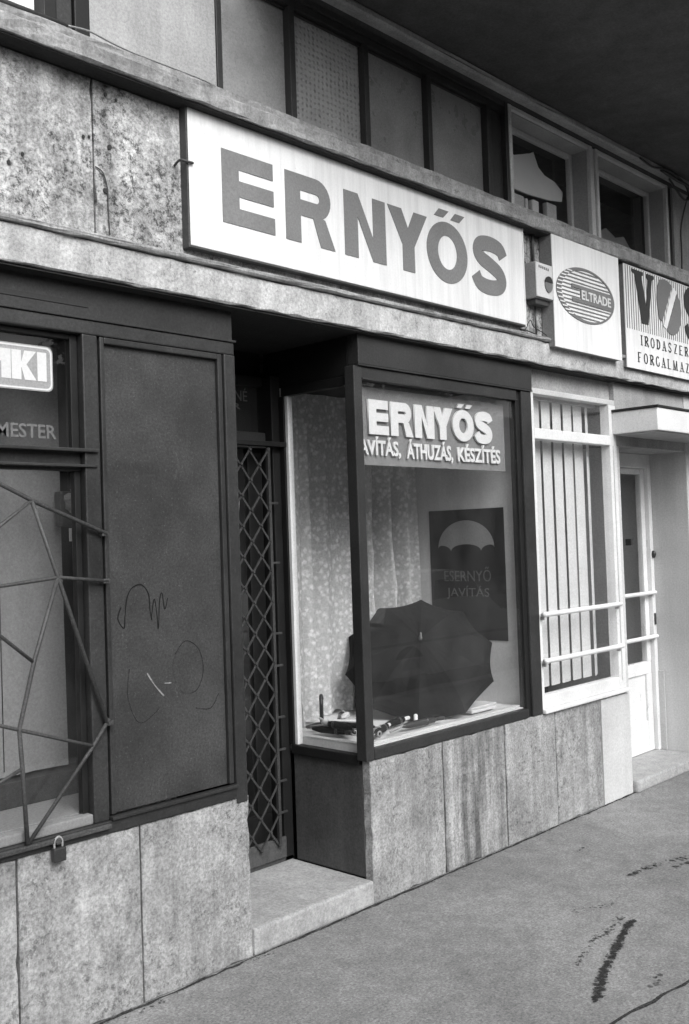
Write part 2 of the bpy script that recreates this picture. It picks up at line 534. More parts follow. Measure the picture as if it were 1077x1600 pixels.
def glyph(ch, w, h, t):
    """heavy sans capitals: contours of width w, height h, stem t"""
    b = t * .78
    if ch == 'E':
        m0, m1 = h * .5 - b * .45, h * .5 + b * .5
        return [[(0, 0), (w, 0), (w, b), (t, b), (t, m0), (w * .985, m0), (w * .985, m1), (t, m1), (t, h - b), (w * .98, h - b), (w * .98, h), (0, h)]]
    if ch == 'R':
        r = h * .30; cv = h - r; ux = w * .92 - r
        arc = [(ux + r * math.cos(a), cv + r * math.sin(a)) for a in [math.pi / 2 - math.pi * i / 14 for i in range(15)]]
        ri = r - b
        iarc = [(ux + ri * math.cos(a), cv + ri * math.sin(a)) for a in [math.pi / 2 - math.pi * i / 12 for i in range(13)]]
        outer = [(0, 0), (0, h)] + arc[:-2] + [(w * .80, h * .42), (w, 0), (w - t * 1.02, 0), (w * .55, h - 2 * r), (t, h - 2 * r), (t, 0)]
        inner = [(t, cv + ri)] + iarc + [(t, cv - ri)]
        return [outer, inner]
    if ch == 'N':
        return [[(0, 0), (0, h), (t * 1.05, h), (w - t, h * .36), (w - t, h), (w, h), (w, 0), (w - t * 1.05, 0), (t, h * .64), (t, 0)]]
    if ch == 'Y':
        c = w / 2; k = h * .42
        return [[(c - t / 2, 0), (c + t / 2, 0), (c + t / 2, k), (w, h), (w - t * 1.15, h), (c, k + t * .95), (t * 1.15, h), (0, h), (c - t / 2, k)]]
    if ch in 'OŐ':
        out = [ell(w / 2, h / 2, w / 2, h / 2, 48), ell(w / 2, h / 2, w / 2 - t, h / 2 - b, 40)]
        if ch == 'Ő':
            g = h * 1.06; a = h * .13
            for u in (w * .20, w * .60):
                out.append([(u, g), (u + w * .22, g), (u + w * .36, g + a), (u + w * .12, g + a)])
        return out
    if ch == 'S':
        sp = [(.90, .70), (.80, .83), (.52, .875), (.25, .83), (.16, .71), (.26, .595), (.52, .51), (.76, .41), (.845, .28), (.75, .165), (.48, .12), (.20, .16), (.085, .30)]
        pts = [(p.x * w, p.y * h) for p in smooth_path([(u, v, 0) for u, v in sp], 5)]
        return [stroke(pts, t * .92)]
    if ch == 'K':
        return [[(0, 0), (0, h), (t, h), (t, h * .58), (w - t * 1.25, h), (w, h), (w * .60, h * .53), (w, 0), (w - t * 1.25, 0), (t, h * .44), (t, 0)]]
    if ch == 'I':
        return [rect(0, t, 0, h)]
    if ch == 'M':
        return [[(0, 0), (0, h), (t * 1.2, h), (w / 2, h * .4), (w - t * 1.2, h), (w, h), (w, 0), (w - t, 0), (w - t, h * .6), (w / 2, h * .05), (t, h * .6), (t, 0)]]

# ------------------------------------------------------------------ ground
def sheet(name, x0, x1, y0, y1, z, mat):
    bm = bmesh.new()
    vs = [bm.verts.new(p) for p in ((x0, y0, z), (x1, y0, z), (x1, y1, z), (x0, y1, z))]
    bm.faces.new(vs)
    return done(bm, name, mat, None, 'structure')

sheet('ground', -300, 300, -300, 300, -.16, 'road')
pav = box('pavement', -40, 60, -3.6, .02, -.2, 0, 'asphalt', None, 0, 'structure')
pav['label'] = 'grey asphalt pavement in front of the shops'
box('kerb', -40, 60, -3.78, -3.602, -.2, .002, 'step', None, .012, 'structure')
box('far_pavement', -60, 80, -19.7, -14, -.2, -.02, 'asphalt', None, .01, 'structure')
# marks on the asphalt
def blob_mesh(name, spots, z, mat, parent):
    bm = bmesh.new()
    for k, (x, y, rad) in enumerate(spots):
        n = 7
        ph = random.random() * 6
        bm.faces.new([bm.verts.new((x + rad * random.uniform(.6, 1.3) * math.cos(ph + i * 2 * math.pi / n), y + rad * random.uniform(.6, 1.3) * math.sin(ph + i * 2 * math.pi / n), z + k * 1.5e-6)) for i in range(n)])
    return done(bm, name, mat, parent)
def spill(pts, w, count, rad=.008):
    P = smooth_path([(a, b, 0) for a, b in pts], 8)
    spots = []
    for _ in range(count):
        q = random.choice(P); f = random.gauss(0, .42)
        j = Vector((random.uniform(-.03, .03), f * w / 2 * 1.0, 0))
        spots.append((q.x + j.x, q.y + j.y, rad * random.uniform(.35, 1.25) * max(.4, 1 - abs(f) * .8)))
    blob_mesh('stain', spots, .0022, 'wet', pav)
spill([(-.19, -1.195), (-.02, -1.12), (.18, -1.055), (.36, -1.0), (.50, -.96)], .036, 620, .0115)
spill([(.02, -1.0), (.16, -.96), (.30, -.915)], .03, 45, .008)
spill([(.30, -.94), (.40, -.93), (.54, -.90)], .05, 50, .010)
spill([(1.02, -.69), (1.18, -.71), (1.40, -.78)], .07, 90, .011)
spill([(1.22, -.80), (1.34, -.83), (1.46, -.845)], .05, 50, .011)
spill([(-.05, -1.27), (.06, -1.30), (.1, -1.26)], .03, 8, .012)
spill([(1.20, -.32), (1.27, -.31)], .02, 10, .012)
spill([(.45, -.72), (.62, -.80)], .10, 26, .006)
spill([(-1.5, -.03), (-.9, -.02), (-.2, -.03), (.6, -.03), (1.6, -.03), (2.2, -.03)], .05, 120, .006)
spill([(-1.25, -.05), (-1.15, -.04)], .03, 14, .009)
spill([(-.73, -.03), (-.66, -.035)], .02, 12, .009)
cr = [(-.75 + i * .06, -1.20 - i * .0085 + random.uniform(-.006, .006)) for i in range(60)]
shape('tar_joint', [stroke(cr, .013, [.5 + .8 * random.random() for _ in cr])], (0, -.055, .0035), 'wet', pav, .0008, 'G')
cr = [(-1.9 + i * .05, -.012 + random.uniform(-.006, .003)) for i in range(88)]
shape('tar_joint', [stroke(cr, .012, [.3 + 1.2 * random.random() for _ in cr])], (0, 0, .003), 'wet', pav, .0008, 'G')

# ------------------------------------------------------------------ the building
BLD = thing('shop_building', 'stone faced building with shop fronts under an overhanging upper storey', 'building', (0, 0, 0))
def part(name, *a, **k): return box(name, *a, parent=BLD, **k)

# plinth of travertine slabs
pl = box('plinth', -1.9, -.715, .045, .3, 0.001, .60, 'inner_dark', BLD, 0)
for a, b in ((-2.62, -2.154), (-2.148, -1.682), (-1.675, -1.212), (-1.205, -.702)):
    slab(a, b, random.uniform(-.003, .001), .043, .0, .622, 'slab', pl)
pr_ = box('plinth', .05, 2.3, .045, .09, 0.001, .60, 'inner_dark', BLD, 0)
for a, b, m in ((.0, .517, 'slab'), (.525, 1.034, 'slab_streaked'), (1.042, 1.519, 'slab'), (1.527, 2.022, 'slab')):
    slab(a, b, random.uniform(-.003, .001), .043, .0, .622, m, pr_)
box('slab', .002, .046, .046, .486, .104, .60, 'black_stone', pr_, .004)['label'] = 'dark slab under the side pane of the shop window'
box('slab', 2.027, 2.372, -.004, .043, .0, .612, 'plaster_light', pr_, .004)['label'] = 'pale painted plinth beside the doorway'
# steps
part('doorstep', -.700, -.002, -.006, .60, .0005, .105, 'step', bev=.012)
part('doorstep', 2.375, 3.308, -.035, .62, .0005, .072, 'step', bev=.012)
# lower ledge (over the shop fronts) and its lip
rough_box('lower_ledge', -7, 11, -.06, 1.3, 2.5272, 2.652, 'band', BLD, .07, .0035)
part('ledge_shade_board', -7, 11, -.046, .62, 2.5185, 2.5225, 'under_shade', bev=0)  # added dark board: dirt and shade under the lower ledge as colour
part('ledge_shade_board', -7, 11, -.096, -.019, 3.2445, 3.2485, 'under_shade', bev=0)  # added dark board, colours in the shadow line below the upper ledge
rough_box('ledge_lip', -7, 11, -.078, .02, 2.655, 2.676, 'ledge', BLD, .07, .002)
# parapet with stone panels
pp = box('parapet', -7, 11, .003, .25, 2.677, 3.24, 'inner_dark', BLD, 0)
for a, b in ((-3.8, -2.562), (-2.556, -1.340), (-1.334, -.104), (-.1, 1.128), (1.132, 1.392), (1.396, 2.36), (2.364, 3.6), (3.604, 5.2), (5.204, 8)):
    slab(a, b, -.02 + random.uniform(-.002, .001), .002, 2.677, 3.242, 'panel', pp, 2)
rough_box('upper_ledge', -7, 11, -.11, .26, 3.252, 3.312, 'ledge', BLD, .08, .003)
rough_box('window_ledge', -7, 11, -.085, .26, 3.313, 3.352, 'ledge', BLD, .08, .003)
# bolt holes, rust marks and a wire end on the panels
for (x, z, r) in ((-1.378, 3.021, .008), (-1.357, 3.027, .007), (-1.282, 3.196, .009), (-1.275, 3.011, .012), (-1.293, 2.851, .012), (-1.61, 2.9, .008), (-1.66, 2.86, .009), (-1.24, 3.19, .007), (1.28, 3.20, .006), (1.30, 2.70, .006)):
    x += random.uniform(-.003, .003)
    blob = lambda k, f: [(x + f * r * (1 + .35 * random.random()) * math.cos(t), z - (f - 1) * r * .8 + f * r * (1 + .6 * random.random()) * math.sin(t)) for t in [i * 2 * math.pi / k for i in range(k)]]
    shape('bolt_hole', [blob(11, .62)], (0, -.0245, 0), 'letter_black', BLD, .0015)
tube('wire_end', smooth_path([(-1.335, -.024, 2.93), (-1.305, -.026, 2.915), (-1.288, -.026, 2.86), (-1.287, -.025, 2.80), (-1.283, -.025, 2.70)], 5), .0022, 'iron', BLD, 5)
# upper storey
part('upper_wall', -1.322, -.750, .006, .30, 3.353, 4.02, 'plaster', bev=0)
part('upper_wall', -7, -3.1, .006, .30, 3.353, 4.02, 'plaster', bev=0)
part('upper_wall', 3.292, 11, .006, .30, 3.353, 4.02, 'plaster', bev=0)
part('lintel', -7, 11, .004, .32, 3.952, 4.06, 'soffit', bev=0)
rough_box('cove', -7, 11, -.05, .01, 3.978, 4.02, 'plaster', BLD, .2, .003, .008)
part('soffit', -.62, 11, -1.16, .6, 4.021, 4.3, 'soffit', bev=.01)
part('upper_storey', -.60, 11, -1.13, 5, 4.301, 11, 'plaster', bev=.01)
part('upper_wall', -7, -.63, .002, 5, 4.021, 11, 'plaster', bev=.01)
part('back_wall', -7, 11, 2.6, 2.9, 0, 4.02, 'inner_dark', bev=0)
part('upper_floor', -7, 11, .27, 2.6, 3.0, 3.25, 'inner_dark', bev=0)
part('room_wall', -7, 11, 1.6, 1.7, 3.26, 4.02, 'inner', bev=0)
# side piers of the entrance recess and of the doorway
part('pier', -.76, -.704, .06, .95, .0, 2.525, 'black_wood', bev=.002)
part('pier', 2.345, 2.388, .005, .62, .073, 2.125, 'plaster_light', bev=.006)
part('pier', 3.310, 4.6, -.002, 1.2, .0, 2.526, 'plaster_light', bev=.006)
part('pier', 4.601, 11, .0, 1.2, .0, 2.526, 'plaster', bev=.006)
part('pier', -7, -2.63, .0, 1.2, .0, 2.526, 'plaster', bev=.006)
part('doorway_lintel', 2.345, 3.309, .004, .9, 2.127, 2.526, 'plaster', bev=.004)
part('window_head', 1.412, 2.344, .035, .3, 2.405, 2.526, 'plaster', bev=.004)
part('floor', -7, 11, .3, 2.6, -.1, .06, 'inner_dark', bev=0)
# show window bay (inner box)
part('bay_floor', .03, 1.305, .03, .86, .63, .676, 'inner', bev=0)
part('bay_wall', 1.308, 1.345, .035, .95, .62, 2.46, 'inner', bev=0)
part('bay_wall', .012, 1.306, .862, .90, .62, 2.46, 'inner', bev=0)
part('bay_wall', .002, .03, .499, .86, .61, 2.339, 'inner', bev=0)
part('bay_ceiling', .03, 1.305, .03, .86, 2.40, 2.44, 'inner_dark', bev=0)
# recess above the entrance door
part('recess_wall', -.702, .0, .64, .70, 2.395, 2.526, 'black_wood', bev=0)
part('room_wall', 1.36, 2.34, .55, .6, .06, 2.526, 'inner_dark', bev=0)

# small canopy over the doorway
CN = thing('door_canopy', 'small box canopy with dark roofing edge above the white glazed door', 'canopy', (2.9, -.15, 2.19))
box('canopy_box', 2.30, 3.72, -.298, -.001, 2.192, 2.326, 'white_paint', CN, .006)
box('roofing', 2.292, 3.728, -.306, -.001, 2.328, 2.342, 'tar', CN, .004)
box('soffit_board', 2.32, 3.70, -.28, -.01, 2.186, 2.1905, 'grey_paint', CN, .001)

# ------------------------------------------------------------------ upper windows
def frame4(parent, x0, x1, y0, y1, z0, z1, w, mat, names=('stile', 'rail'), bev=.003, wb=None, wt=None):
    wb = w if wb is None else wb; wt = w if wt is None else wt
    box(names[0], x0, x0 + w, y0, y1, z0, z1, mat, parent, bev)
    box(names[0], x1 - w, x1, y0, y1, z0, z1, mat, parent, bev)
    box(names[1], x0 + w + .0005, x1 - w - .0005, y0 + .001, y1 - .001, z0, z0 + wb, mat, parent, bev)
    box(names[1], x0 + w + .0005, x1 - w - .0005, y0 + .001, y1 - .001, z1 - wt, z1, mat, parent, bev)

SW = thing('strip_window', 'dark metal strip window of four opaque panes above the long white sign', 'window', (.25, .05, 3.353))
frame4(SW, -.748, 1.29, .0, .10, 3.354, 3.951, .028, 'dark_wood', wb=.02, wt=.03)
box('rail', -.72, 1.262, .012, .09, 3.885, 3.92, 'dark_wood', SW, .003)
edges = (-.722, -.323, .150, .614, 1.105)
for x in edges[1:4]:
    box('mullion', x - .016, x + .016, .008, .075, 3.375, 3.884, 'dark_wood', SW, .003)
box('mullion', 1.098, 1.135, .006, .085, 3.375, 3.884, 'dark_wood', SW, .003)
box('side_panel', 1.136, 1.2615, .028, .07, 3.375, 3.884, 'dark_wood', SW, .003)
for i in range(4):
    a, b = edges[i] + .0165, edges[i + 1] - .0165
    if i == 3: b = 1.0975
    if i == 0: a = -.7195
    box('pane', a, b, .045, .052, 3.375, 3.884, 'dots' if i == 1 else 'frost', SW, 0)
    for (u0, u1, z0, z1) in ((a, b, 3.3751, 3.387), (a, b, 3.874, 3.8839)):
        box('bead', u0, u1, .03, .0445, z0, z1, 'dark_wood', SW, .002)

def upper_white(name, label, x0, x1):
    T = thing(name, label, 'window', ((x0 + x1) / 2, .1, 3.353), None)
    z0, z1 = 3.354, 3.946
    box('outer_frame', x0, x0 + .030, -.002, .16, z0, z1, 'dirty_white', T, .004)
    box('outer_frame', x1 - .030, x1, -.002, .16, z0, z1, 'dirty_white', T, .004)
    box('outer_frame', x0 + .0305, x1 - .0305, .0, .16, z1 - .022, z1, 'dirty_white', T, .004)
    box('outer_frame', x0 + .0305, x1 - .0305, .0, .16, z0, z0 + .02, 'dirty_white', T, .004)
    # reveal lining (grey) and inner sash
    box('lining', x0 + .0305, x0 + .036, .02, .16, z0 + .021, z1 - .023, 'grey_paint', T, 0)
    box('lining', x1 - .036, x1 - .0305, .02, .16, z0 + .021, z1 - .023, 'grey_paint', T, 0)
    box('lining', x0 + .037, x1 - .037, .02, .16, z1 - .028, z1 - .0225, 'grey_paint', T, 0)
    s = thing_part('sash', T)
    frame_sub(s, x0 + .037, x1 - .037, .118, .150, z0 + .021, z1 - .03, .026)
    box('pane', x0 + .0635, x1 - .0635, .130, .134, z0 + .047, z1 - .056, 'glass_dark', T, 0)
    return T

def thing_part(name, parent):
    o = bpy.data.objects.new(name, None)
    o.empty_display_size = .05
    COL.objects.link(o); o.parent = parent
    ORG[o.name] = ORG[parent.name].copy()
    return o
def frame_sub(s, x0, x1, y0, y1, z0, z1, w, mat='dirty_white'):
    frame4(s, x0, x1, y0, y1, z0, z1, w, mat)

upper_white('casement_window', 'pale framed upper window with cloth behind its glass, above the oval sign', 1.294, 2.190)
upper_white('casement_window', 'pale framed upper window with dark empty glass, above the striped sign', 2.232, 3.205)
box('mullion', 2.191, 2.231, .012, .14, 3.354, 3.946, 'dirty_white', BLD, .004)
part('downpipe_chase', 3.206, 3.291, .02, .2, 3.354, 3.95, 'tar', bev=.004)
# cloth and papers behind the first one
CL = shape('hanging_cloth', [[(1.36, 3.60), (1.757, 3.60), (1.97, 3.615), (2.13, 3.64), (2.145, 3.70), (2.05, 3.745), (1.942, 3.757), (1.875, 3.79), (1.85, 3.83), (1.826, 3.87), (1.78, 3.85), (1.62, 3.80), (1.36, 3.79)]], (0, .19, 0), 'white_blind', None, .006)
tag(CL, 'pale cloth hanging inside the first upper casement window', 'cloth')
for i, (a, b, h) in enumerate(((1.50, 1.70, 3.575), (1.715, 1.745, 3.57), (1.79, 1.86, 3.58), (1.95, 2.06, 3.60))):
    o = box('paper_roll', a, b, .18, .215, 3.36, h, 'blind' if i != 2 else 'white_blind', None, .012)
    tag(o, 'upright paper roll behind the first upper casement window, %s' % ('nearest the strip window', 'the thinnest', 'the palest', 'farthest from the strip window')[i], 'paper roll', 'paper rolls behind the upper window')
CL = shape('reflection_shape', [[(2.45, 3.37), (3.10, 3.37), (3.08, 3.52), (2.98, 3.60), (2.86, 3.57), (2.74, 3.61), (2.6, 3.55), (2.45, 3.53)]], (0, .24, 0), 'curtain_grey', None, .02)  # added solid shape in place of a pale reflection in the glass
tag(CL, 'grey shape standing in for a pale reflection, low inside the second upper casement window', 'cloth')

LW = thing('dark_framed_window', 'white blinded window with broad dark frame at the upper corner', 'window', (-2.0, .05, 3.353))
box('stile', -1.505, -1.455, .0, .10, 3.354, 3.951, 'black_wood', LW, .004)
box('stile', -1.453, -1.385, .018, .10, 3.354, 3.951, 'dark_wood', LW, .004)
box('stile', -1.383, -1.3225, .004, .10, 3.354, 3.951, 'black_wood', LW, .004)
box('stile', -3.099, -3.0, .0, .10, 3.354, 3.951, 'black_wood', LW, .004)
box('rail', -2.999, -1.506, .0, .10, 3.90, 3.951, 'black_wood', LW, .004)
box('rail', -2.999, -1.506, .0, .08, 3.354, 3.372, 'black_wood', LW, .004)
box('blind', -2.999, -1.506, .06, .064, 3.373, 3.899, 'white_blind', LW, 0)
tag(tube('rubber_hose', [(-3.0, -.062, 3.367), (-2.2, -.06, 3.366), (-1.9, -.066, 3.366), (-1.68, -.06, 3.366), (-1.46, -.066, 3.363)], .012, 'rubber', None, 8), 'dark hose lying on the ledge under the white blinded window', 'hose')
tag(tube('cable', smooth_path([(-1.46, -.07, 3.366), (-1.38, -.078, 3.372), (-1.30, -.08, 3.362), (-1.2, -.078, 3.357), (-1.02, -.08, 3.357), (-.86, -.078, 3.357), (-.7, -.05, 3.357), (-.2, -.03, 3.356)], 5), .0035, 'steel', None, 6), 'thin pale cable running along the upper stone ledge', 'cable')
CB = thing('cable_bundle', 'loose loop of dark cables under the overhang beside the pale casement window', 'cable', (3.2, -.06, 3.35))
tube('cable', smooth_path([(2.7, -.06, 3.99), (2.86, -.062, 3.972), (3.04, -.07, 3.995), (3.22, -.075, 3.985), (3.33, -.08, 3.94), (3.36, -.08, 3.87), (3.30, -.075, 3.85), (3.2, -.07, 3.89), (3.1, -.065, 3.95)], 6), .007, 'rubber', CB, 6)
tube('cable', smooth_path([(3.0, -.06, 3.985), (3.2, -.07, 3.965), (3.36, -.08, 3.955), (3.6, -.065, 3.92), (4.6, -.06, 3.93)], 6), .012, 'rubber', CB, 6)
tube('cable', smooth_path([(3.34, -.08, 3.88), (3.37, -.012, 3.7), (3.36, -.012, 3.5), (3.33, -.02, 3.36)], 6), .005, 'rubber', CB, 6)

# ------------------------------------------------------------------ the long sign
SG = thing('shop_sign', 'long white sign reading ERNYŐS in bold grey letters', 'sign', (.17, -.04, 2.71))
box('board', -.952, 1.292, -.058, -.024, 2.722, 3.244, 'sign_white', SG, .003)
box('edge_strip', -.962, -.9525, -.060, -.022, 2.712, 3.252, 'sign_side', SG, .002)
box('edge_strip', 1.2925, 1.302, -.060, -.022, 2.712, 3.252, 'sign_white', SG, .002)
box('edge_strip', -.952, 1.292, -.060, -.023, 2.7125, 2.7215, 'sign_side', SG, .002)
box('edge_strip', -.952, 1.292, -.060, -.023, 3.2445, 3.2525, 'sign_white', SG, .002)
LZ, LH = 2.842, .288
for ch, a, b in (('E', -.793, -.520), ('R', -.459, -.170), ('N', -.108, .165), ('Y', .182, .470), ('Ő', .463, .786), ('S', .828, 1.130)):
    t_ = .086
    z, h = LZ, LH
    if ch in 'ŐS': z, h = LZ - .006, LH + .012
    shape('letter', glyph(ch, b - a, h, t_), (a, -.0595, z), 'letter_grey', SG, .0012)
tube('hook', smooth_path([(-.99, -.021, 3.02), (-.985, -.05, 3.035), (-.965, -.066, 3.03), (-.935, -.064, 3.032)], 4), .005, 'iron', SG, 6)
tube('hook', smooth_path([(1.285, -.03, 2.70), (1.34, -.028, 2.705), (1.42, -.04, 2.69)], 4), .003, 'iron', SG, 6)

# lightbox with an oval, meter box, striped sign
EL = thing('oval_lightbox', 'white box sign with striped oval emblem reading ELTRADE', 'sign', (1.9, -.06, 2.62))
box('housing', 1.514, 2.262, -.098, -.022, 2.628, 3.248, 'box_side', EL, .004)
box('face', 1.512, 2.264, -.105, -.0985, 2.626, 3.250, 'sign_white', EL, .003)
ox, oz, oa, ob = 1.862, 2.955, .325, .158
shape('oval_ring', [ell(ox, oz, oa, ob, 56), ell(ox + .018, oz, oa - .036, ob - .014, 56)], (0, -.1075, 0), 'letter_mid', EL, .0012)
for k in range(-6, 7):
    zz = k * .0215
    q = 1 - (zz / (ob - .014)) ** 2
    if q <= .02: continue
    c = (oa - .036) * math.sqrt(q)
    if abs(zz) < .05:
        if zz >= .045 or zz <= -.045: continue
        shape('stripe', [rect(ox + .018 - c, 1.79, oz + zz - .0035, oz + zz + .0035)], (0, -.1068, 0), 'letter_mid', EL, .0006)
    else:
        shape('stripe', [rect(ox + .018 - c, ox + .018 + c, oz + zz - .0038, oz + zz + .0038)], (0, -.1068, 0), 'letter_mid', EL, .0006)
shape('emblem_bar', [[(1.70, oz + .030), (1.70, oz + .050), (2.148, oz + .050), (2.172, oz), (2.148, oz - .050), (1.70, oz - .050), (1.70, oz - .030), (1.795, oz - .030), (1.795, oz + .030)]], (0, -.1092, 0), 'letter_mid', EL, .0012)
for i in range(13):   # dashed left rim
    a = math.pi * (.72 + .56 * i / 12)
    shape('stripe', [rect(ox + oa * math.cos(a) + .002, ox + oa * math.cos(a) + .055, oz + ob * math.sin(a) - .004, oz + ob * math.sin(a) + .003)], (0, -.1105, 0), 'sign_white', EL, .0006)
text('lettering', 'ELTRADE', (1.805, -.1112, oz - .027), .335, .054, 'letter_white', EL, .0006, .022)

VO = thing('striped_sign', 'white sign with fine vertical stripes, letters VOS and two lines of small writing', 'sign', (3.0, -.05, 2.6))
box('housing', 2.361, 3.80, -.081, -.022, 2.604, 3.244, 'box_side', VO, .004)
box('face', 2.359, 3.802, -.088, -.0815, 2.602, 3.246, 'sign_white', VO, .003)
bm = bmesh.new()
for i in range(46):
    x = 2.376 + i * .030
    bm_box(bm, x, x + .0085, -.0896, -.0884, 2.845, 3.236)
done(bm, 'stripe_field', 'letter_mid', VO, 'stuff')
def vshape(pts, mat, y=-.0915): return shape('letter', [pts], (-.036, y, -.007), mat, VO, .0012)
vshape([(2.490, 3.232), (2.640, 3.232), (2.640, 3.210), (2.618, 3.205), (2.668, 3.02), (2.705, 3.195), (2.685, 3.210), (2.690, 3.232), (2.790, 3.232), (2.790, 3.212), (2.760, 3.200), (2.690, 2.905), (2.605, 2.905), (2.530, 3.205), (2.492, 3.214)], 'letter_black')
vshape([(2.820, 3.10), (2.832, 3.17), (2.87, 3.225), (2.935, 3.238), (2.99, 3.232), (3.048, 3.21), (2.885, 2.955), (2.85, 2.965), (2.828, 3.03)], 'letter_mid')
vshape([(2.948, 2.905), (2.99, 2.885), (3.05, 2.885), (3.11, 2.91), (3.155, 2.97), (3.172, 3.05), (3.160, 3.12), (3.118, 3.17)], 'letter_mid')
vshape([(2.90, 2.925), (2.945, 2.91), (3.115, 3.18), (3.06, 3.205)], 'sign_white')
sp = [(.95, .78), (.8, .90), (.5, .93), (.22, .84), (.15, .70), (.3, .56), (.62, .44), (.84, .30), (.80, .14), (.52, .06), (.2, .10), (.05, .26)]
pts = [(3.225 + q.x * .29, 2.885 + q.y * .36) for q in smooth_path([(u, v, 0) for u, v in sp], 5)]
vshape(stroke(pts, .075, [.75 + .5 * math.sin(math.pi * i / (len(pts) - 1)) for i in range(len(pts))]), 'letter_black')

def serif_text(body, x, z, h, adv, parent):
    """narrow serif capitals drawn with thick and thin strokes"""
    k = 0
    for ch in body:
        w = h * .80
        cs = []
        T, t = h * .24, h * .085
        def V(u, a=0, b=1): cs.append(rect(u * w - T / 2, u * w + T / 2, a * h, b * h))
        def H(v, a, b, ww=None):
            q = (ww or t); cs.append(rect(a * w, b * w, v * h - q / 2, v * h + q / 2))
        def S(u, v): cs.append(rect(u * w - T * .95, u * w + T * .95, v * h - t / 2 + (t / 2 if v < .5 else -t / 2), v * h + t / 2 + (t / 2 if v < .5 else -t / 2)))
        def arc(cu, cv, a, b, t0, t1, ww):
            pts = ell(cu * w, cv * h, a * w, b * h, 12, t0, t1, False)
            n = len(pts); cs.append(stroke(pts, ww, [.45 + .55 * abs(math.cos(t0 + (t1 - t0) * i / (n - 1))) for i in range(n)]))
        pi = math.pi
        if ch == 'I': V(.3); S(.3, 0); S(.3, 1)
        elif ch == 'R': V(.2); S(.2, 0); S(.2, 1); arc(.3, .74, .5, .24, -pi / 2, pi / 2, T); cs.append(stroke([(w * .4, h * .5), (w * .98, 0)], T * .9))
        elif ch == 'O': arc(.5, .5, .42, .48, 0, 2 * pi, T)
        elif ch == 'Ó': arc(.5, .5, .42, .48, 0, 2 * pi, T); cs.append(stroke([(w * .45, h * 1.06), (w * .75, h * 1.25)], t * 1.3))
        elif ch == 'D': V(.2); arc(.25, .5, .62, .47, -pi / 2, pi / 2, T); S(.2, 0); S(.2, 1)
        elif ch == 'A': cs.append(stroke([(w * .08, 0), (w * .48, h)], t * 1.1)); cs.append(stroke([(w * .46, h), (w * .88, 0)], T)); H(.33, .2, .75); S(.88, 0); S(.08, 0)
        elif ch == 'S': cs.append(stroke([(u * w, v * h) for u, v in ((.85, .76), (.7, .93), (.4, .95), (.15, .8), (.25, .6), (.65, .42), (.85, .24), (.65, .06), (.3, .05), (.08, .24))], T * .75))
        elif ch == 'Z': H(.965, .1, .9); H(.035, .1, .95); cs.append(stroke([(w * .82, h), (w * .18, 0)], T))
        elif ch in 'EFL':
            V(.2); S(.2, 0)
            if ch in 'EF': H(.965, .1, .9); H(.5, .2, .65)
            if ch in 'EL': H(.035, .1, .95)
            if ch == 'L': S(.2, 1)
        elif ch == 'G': arc(.52, .5, .42, .48, .25 * pi, 1.8 * pi, T); cs.append(rect(w * .78, w * .98, h * .08, h * .45))
        elif ch == 'M': cs.append(stroke([(w * .1, 0), (w * .16, h)], t * 1.2)); cs.append(stroke([(w * .16, h), (w * .55, 0)], T)); cs.append(stroke([(w * .55, 0), (w * .98, h)], t * 1.2)); cs.append(stroke([(w * 1.0, h), (w * 1.04, 0)], T)); S(.1, 0); S(1.04, 0)
        elif ch == 'K': V(.2); cs.append(stroke([(w * .85, h), (w * .25, h * .45)], t * 1.2)); cs.append(stroke([(w * .4, h * .6), (w * .98, 0)], T)); S(.2, 0); S(.2, 1)
        for j, c in enumerate(cs):      # each stroke its own sheet, a hair apart
            yield [(x + k + u, z + v) for u, v in c], j
        k += adv * (1.28 if ch == 'M' else .68 if ch == 'I' else 1)
def serif_row(body, x, z, h, adv):
    bm = bmesh.new()
    for c, j in serif_text(body, x, z, h, adv, VO):
        for i in range(len(c) // 2 - 1):       # quads along the stroke
            n = len(c)
            if n == 4: q = c if i == 0 else None
            else: q = [c[i], c[i + 1], c[n - 2 - i], c[n - 1 - i]]
            if q: bm.faces.new([bm.verts.new((u, -.0888 - j * .0003, v)) for u, v in q])
    return done(bm, 'lettering', 'letter_black', VO)
serif_row('IRODASZEREK', 2.543, 2.757, .064, .0815)
serif_row('FORGALMAZÓ', 2.498, 2.646, .064, .0815)

MB = thing('meter_box', 'small pale wall box with round dial between the long sign and the oval sign', 'box', (1.42, -.06, 2.86))
box('housing', 1.352, 1.508, -.095, -.022, 2.875, 3.072, 'grey_paint', MB, .006)
box('cover', 1.348, 1.5085, -.103, -.0955, 2.880, 3.066, 'pale_plastic', MB, .004)
box('shade', 1.37, 1.500, -.08, -.024, 2.845, 2.874, 'sign_side', MB, .006)
shape('dial', [ell(1.462, 2.955, .036, .042, 24)], (0, -.106, 0), 'letter_mid', MB, .003)
shape('dial_hood', [ell(1.462, 2.965, .039, .036, 16, .1, math.pi - .1, False)], (0, -.110, 0), 'letter_black', MB, .002)
for i in range(6):
    shape('print', [rect(1.372 + i * .018, 1.382 + i * .018, 3.038 - i * .001, 3.052 - i * .001)], (0, -.1042, 0), 'letter_mid', MB, .0006)
tube('conduit', [(1.43, -.035, 3.07), (1.43, -.035, 3.25)], .009, 'iron', MB, 8)
tube('conduit', [(1.43, -.035, 2.85), (1.432, -.035, 2.68)], .005, 'iron', MB, 8)
tag(tube('loose_wire', smooth_path([(1.33, -.03, 2.70), (1.36, -.045, 2.76), (1.40, -.04, 2.73), (1.45, -.05, 2.71), (1.50, -.06, 2.69)], 5), .0025, 'rubber', None, 5), 'loose dark wire trailing below the small wall box', 'wire')

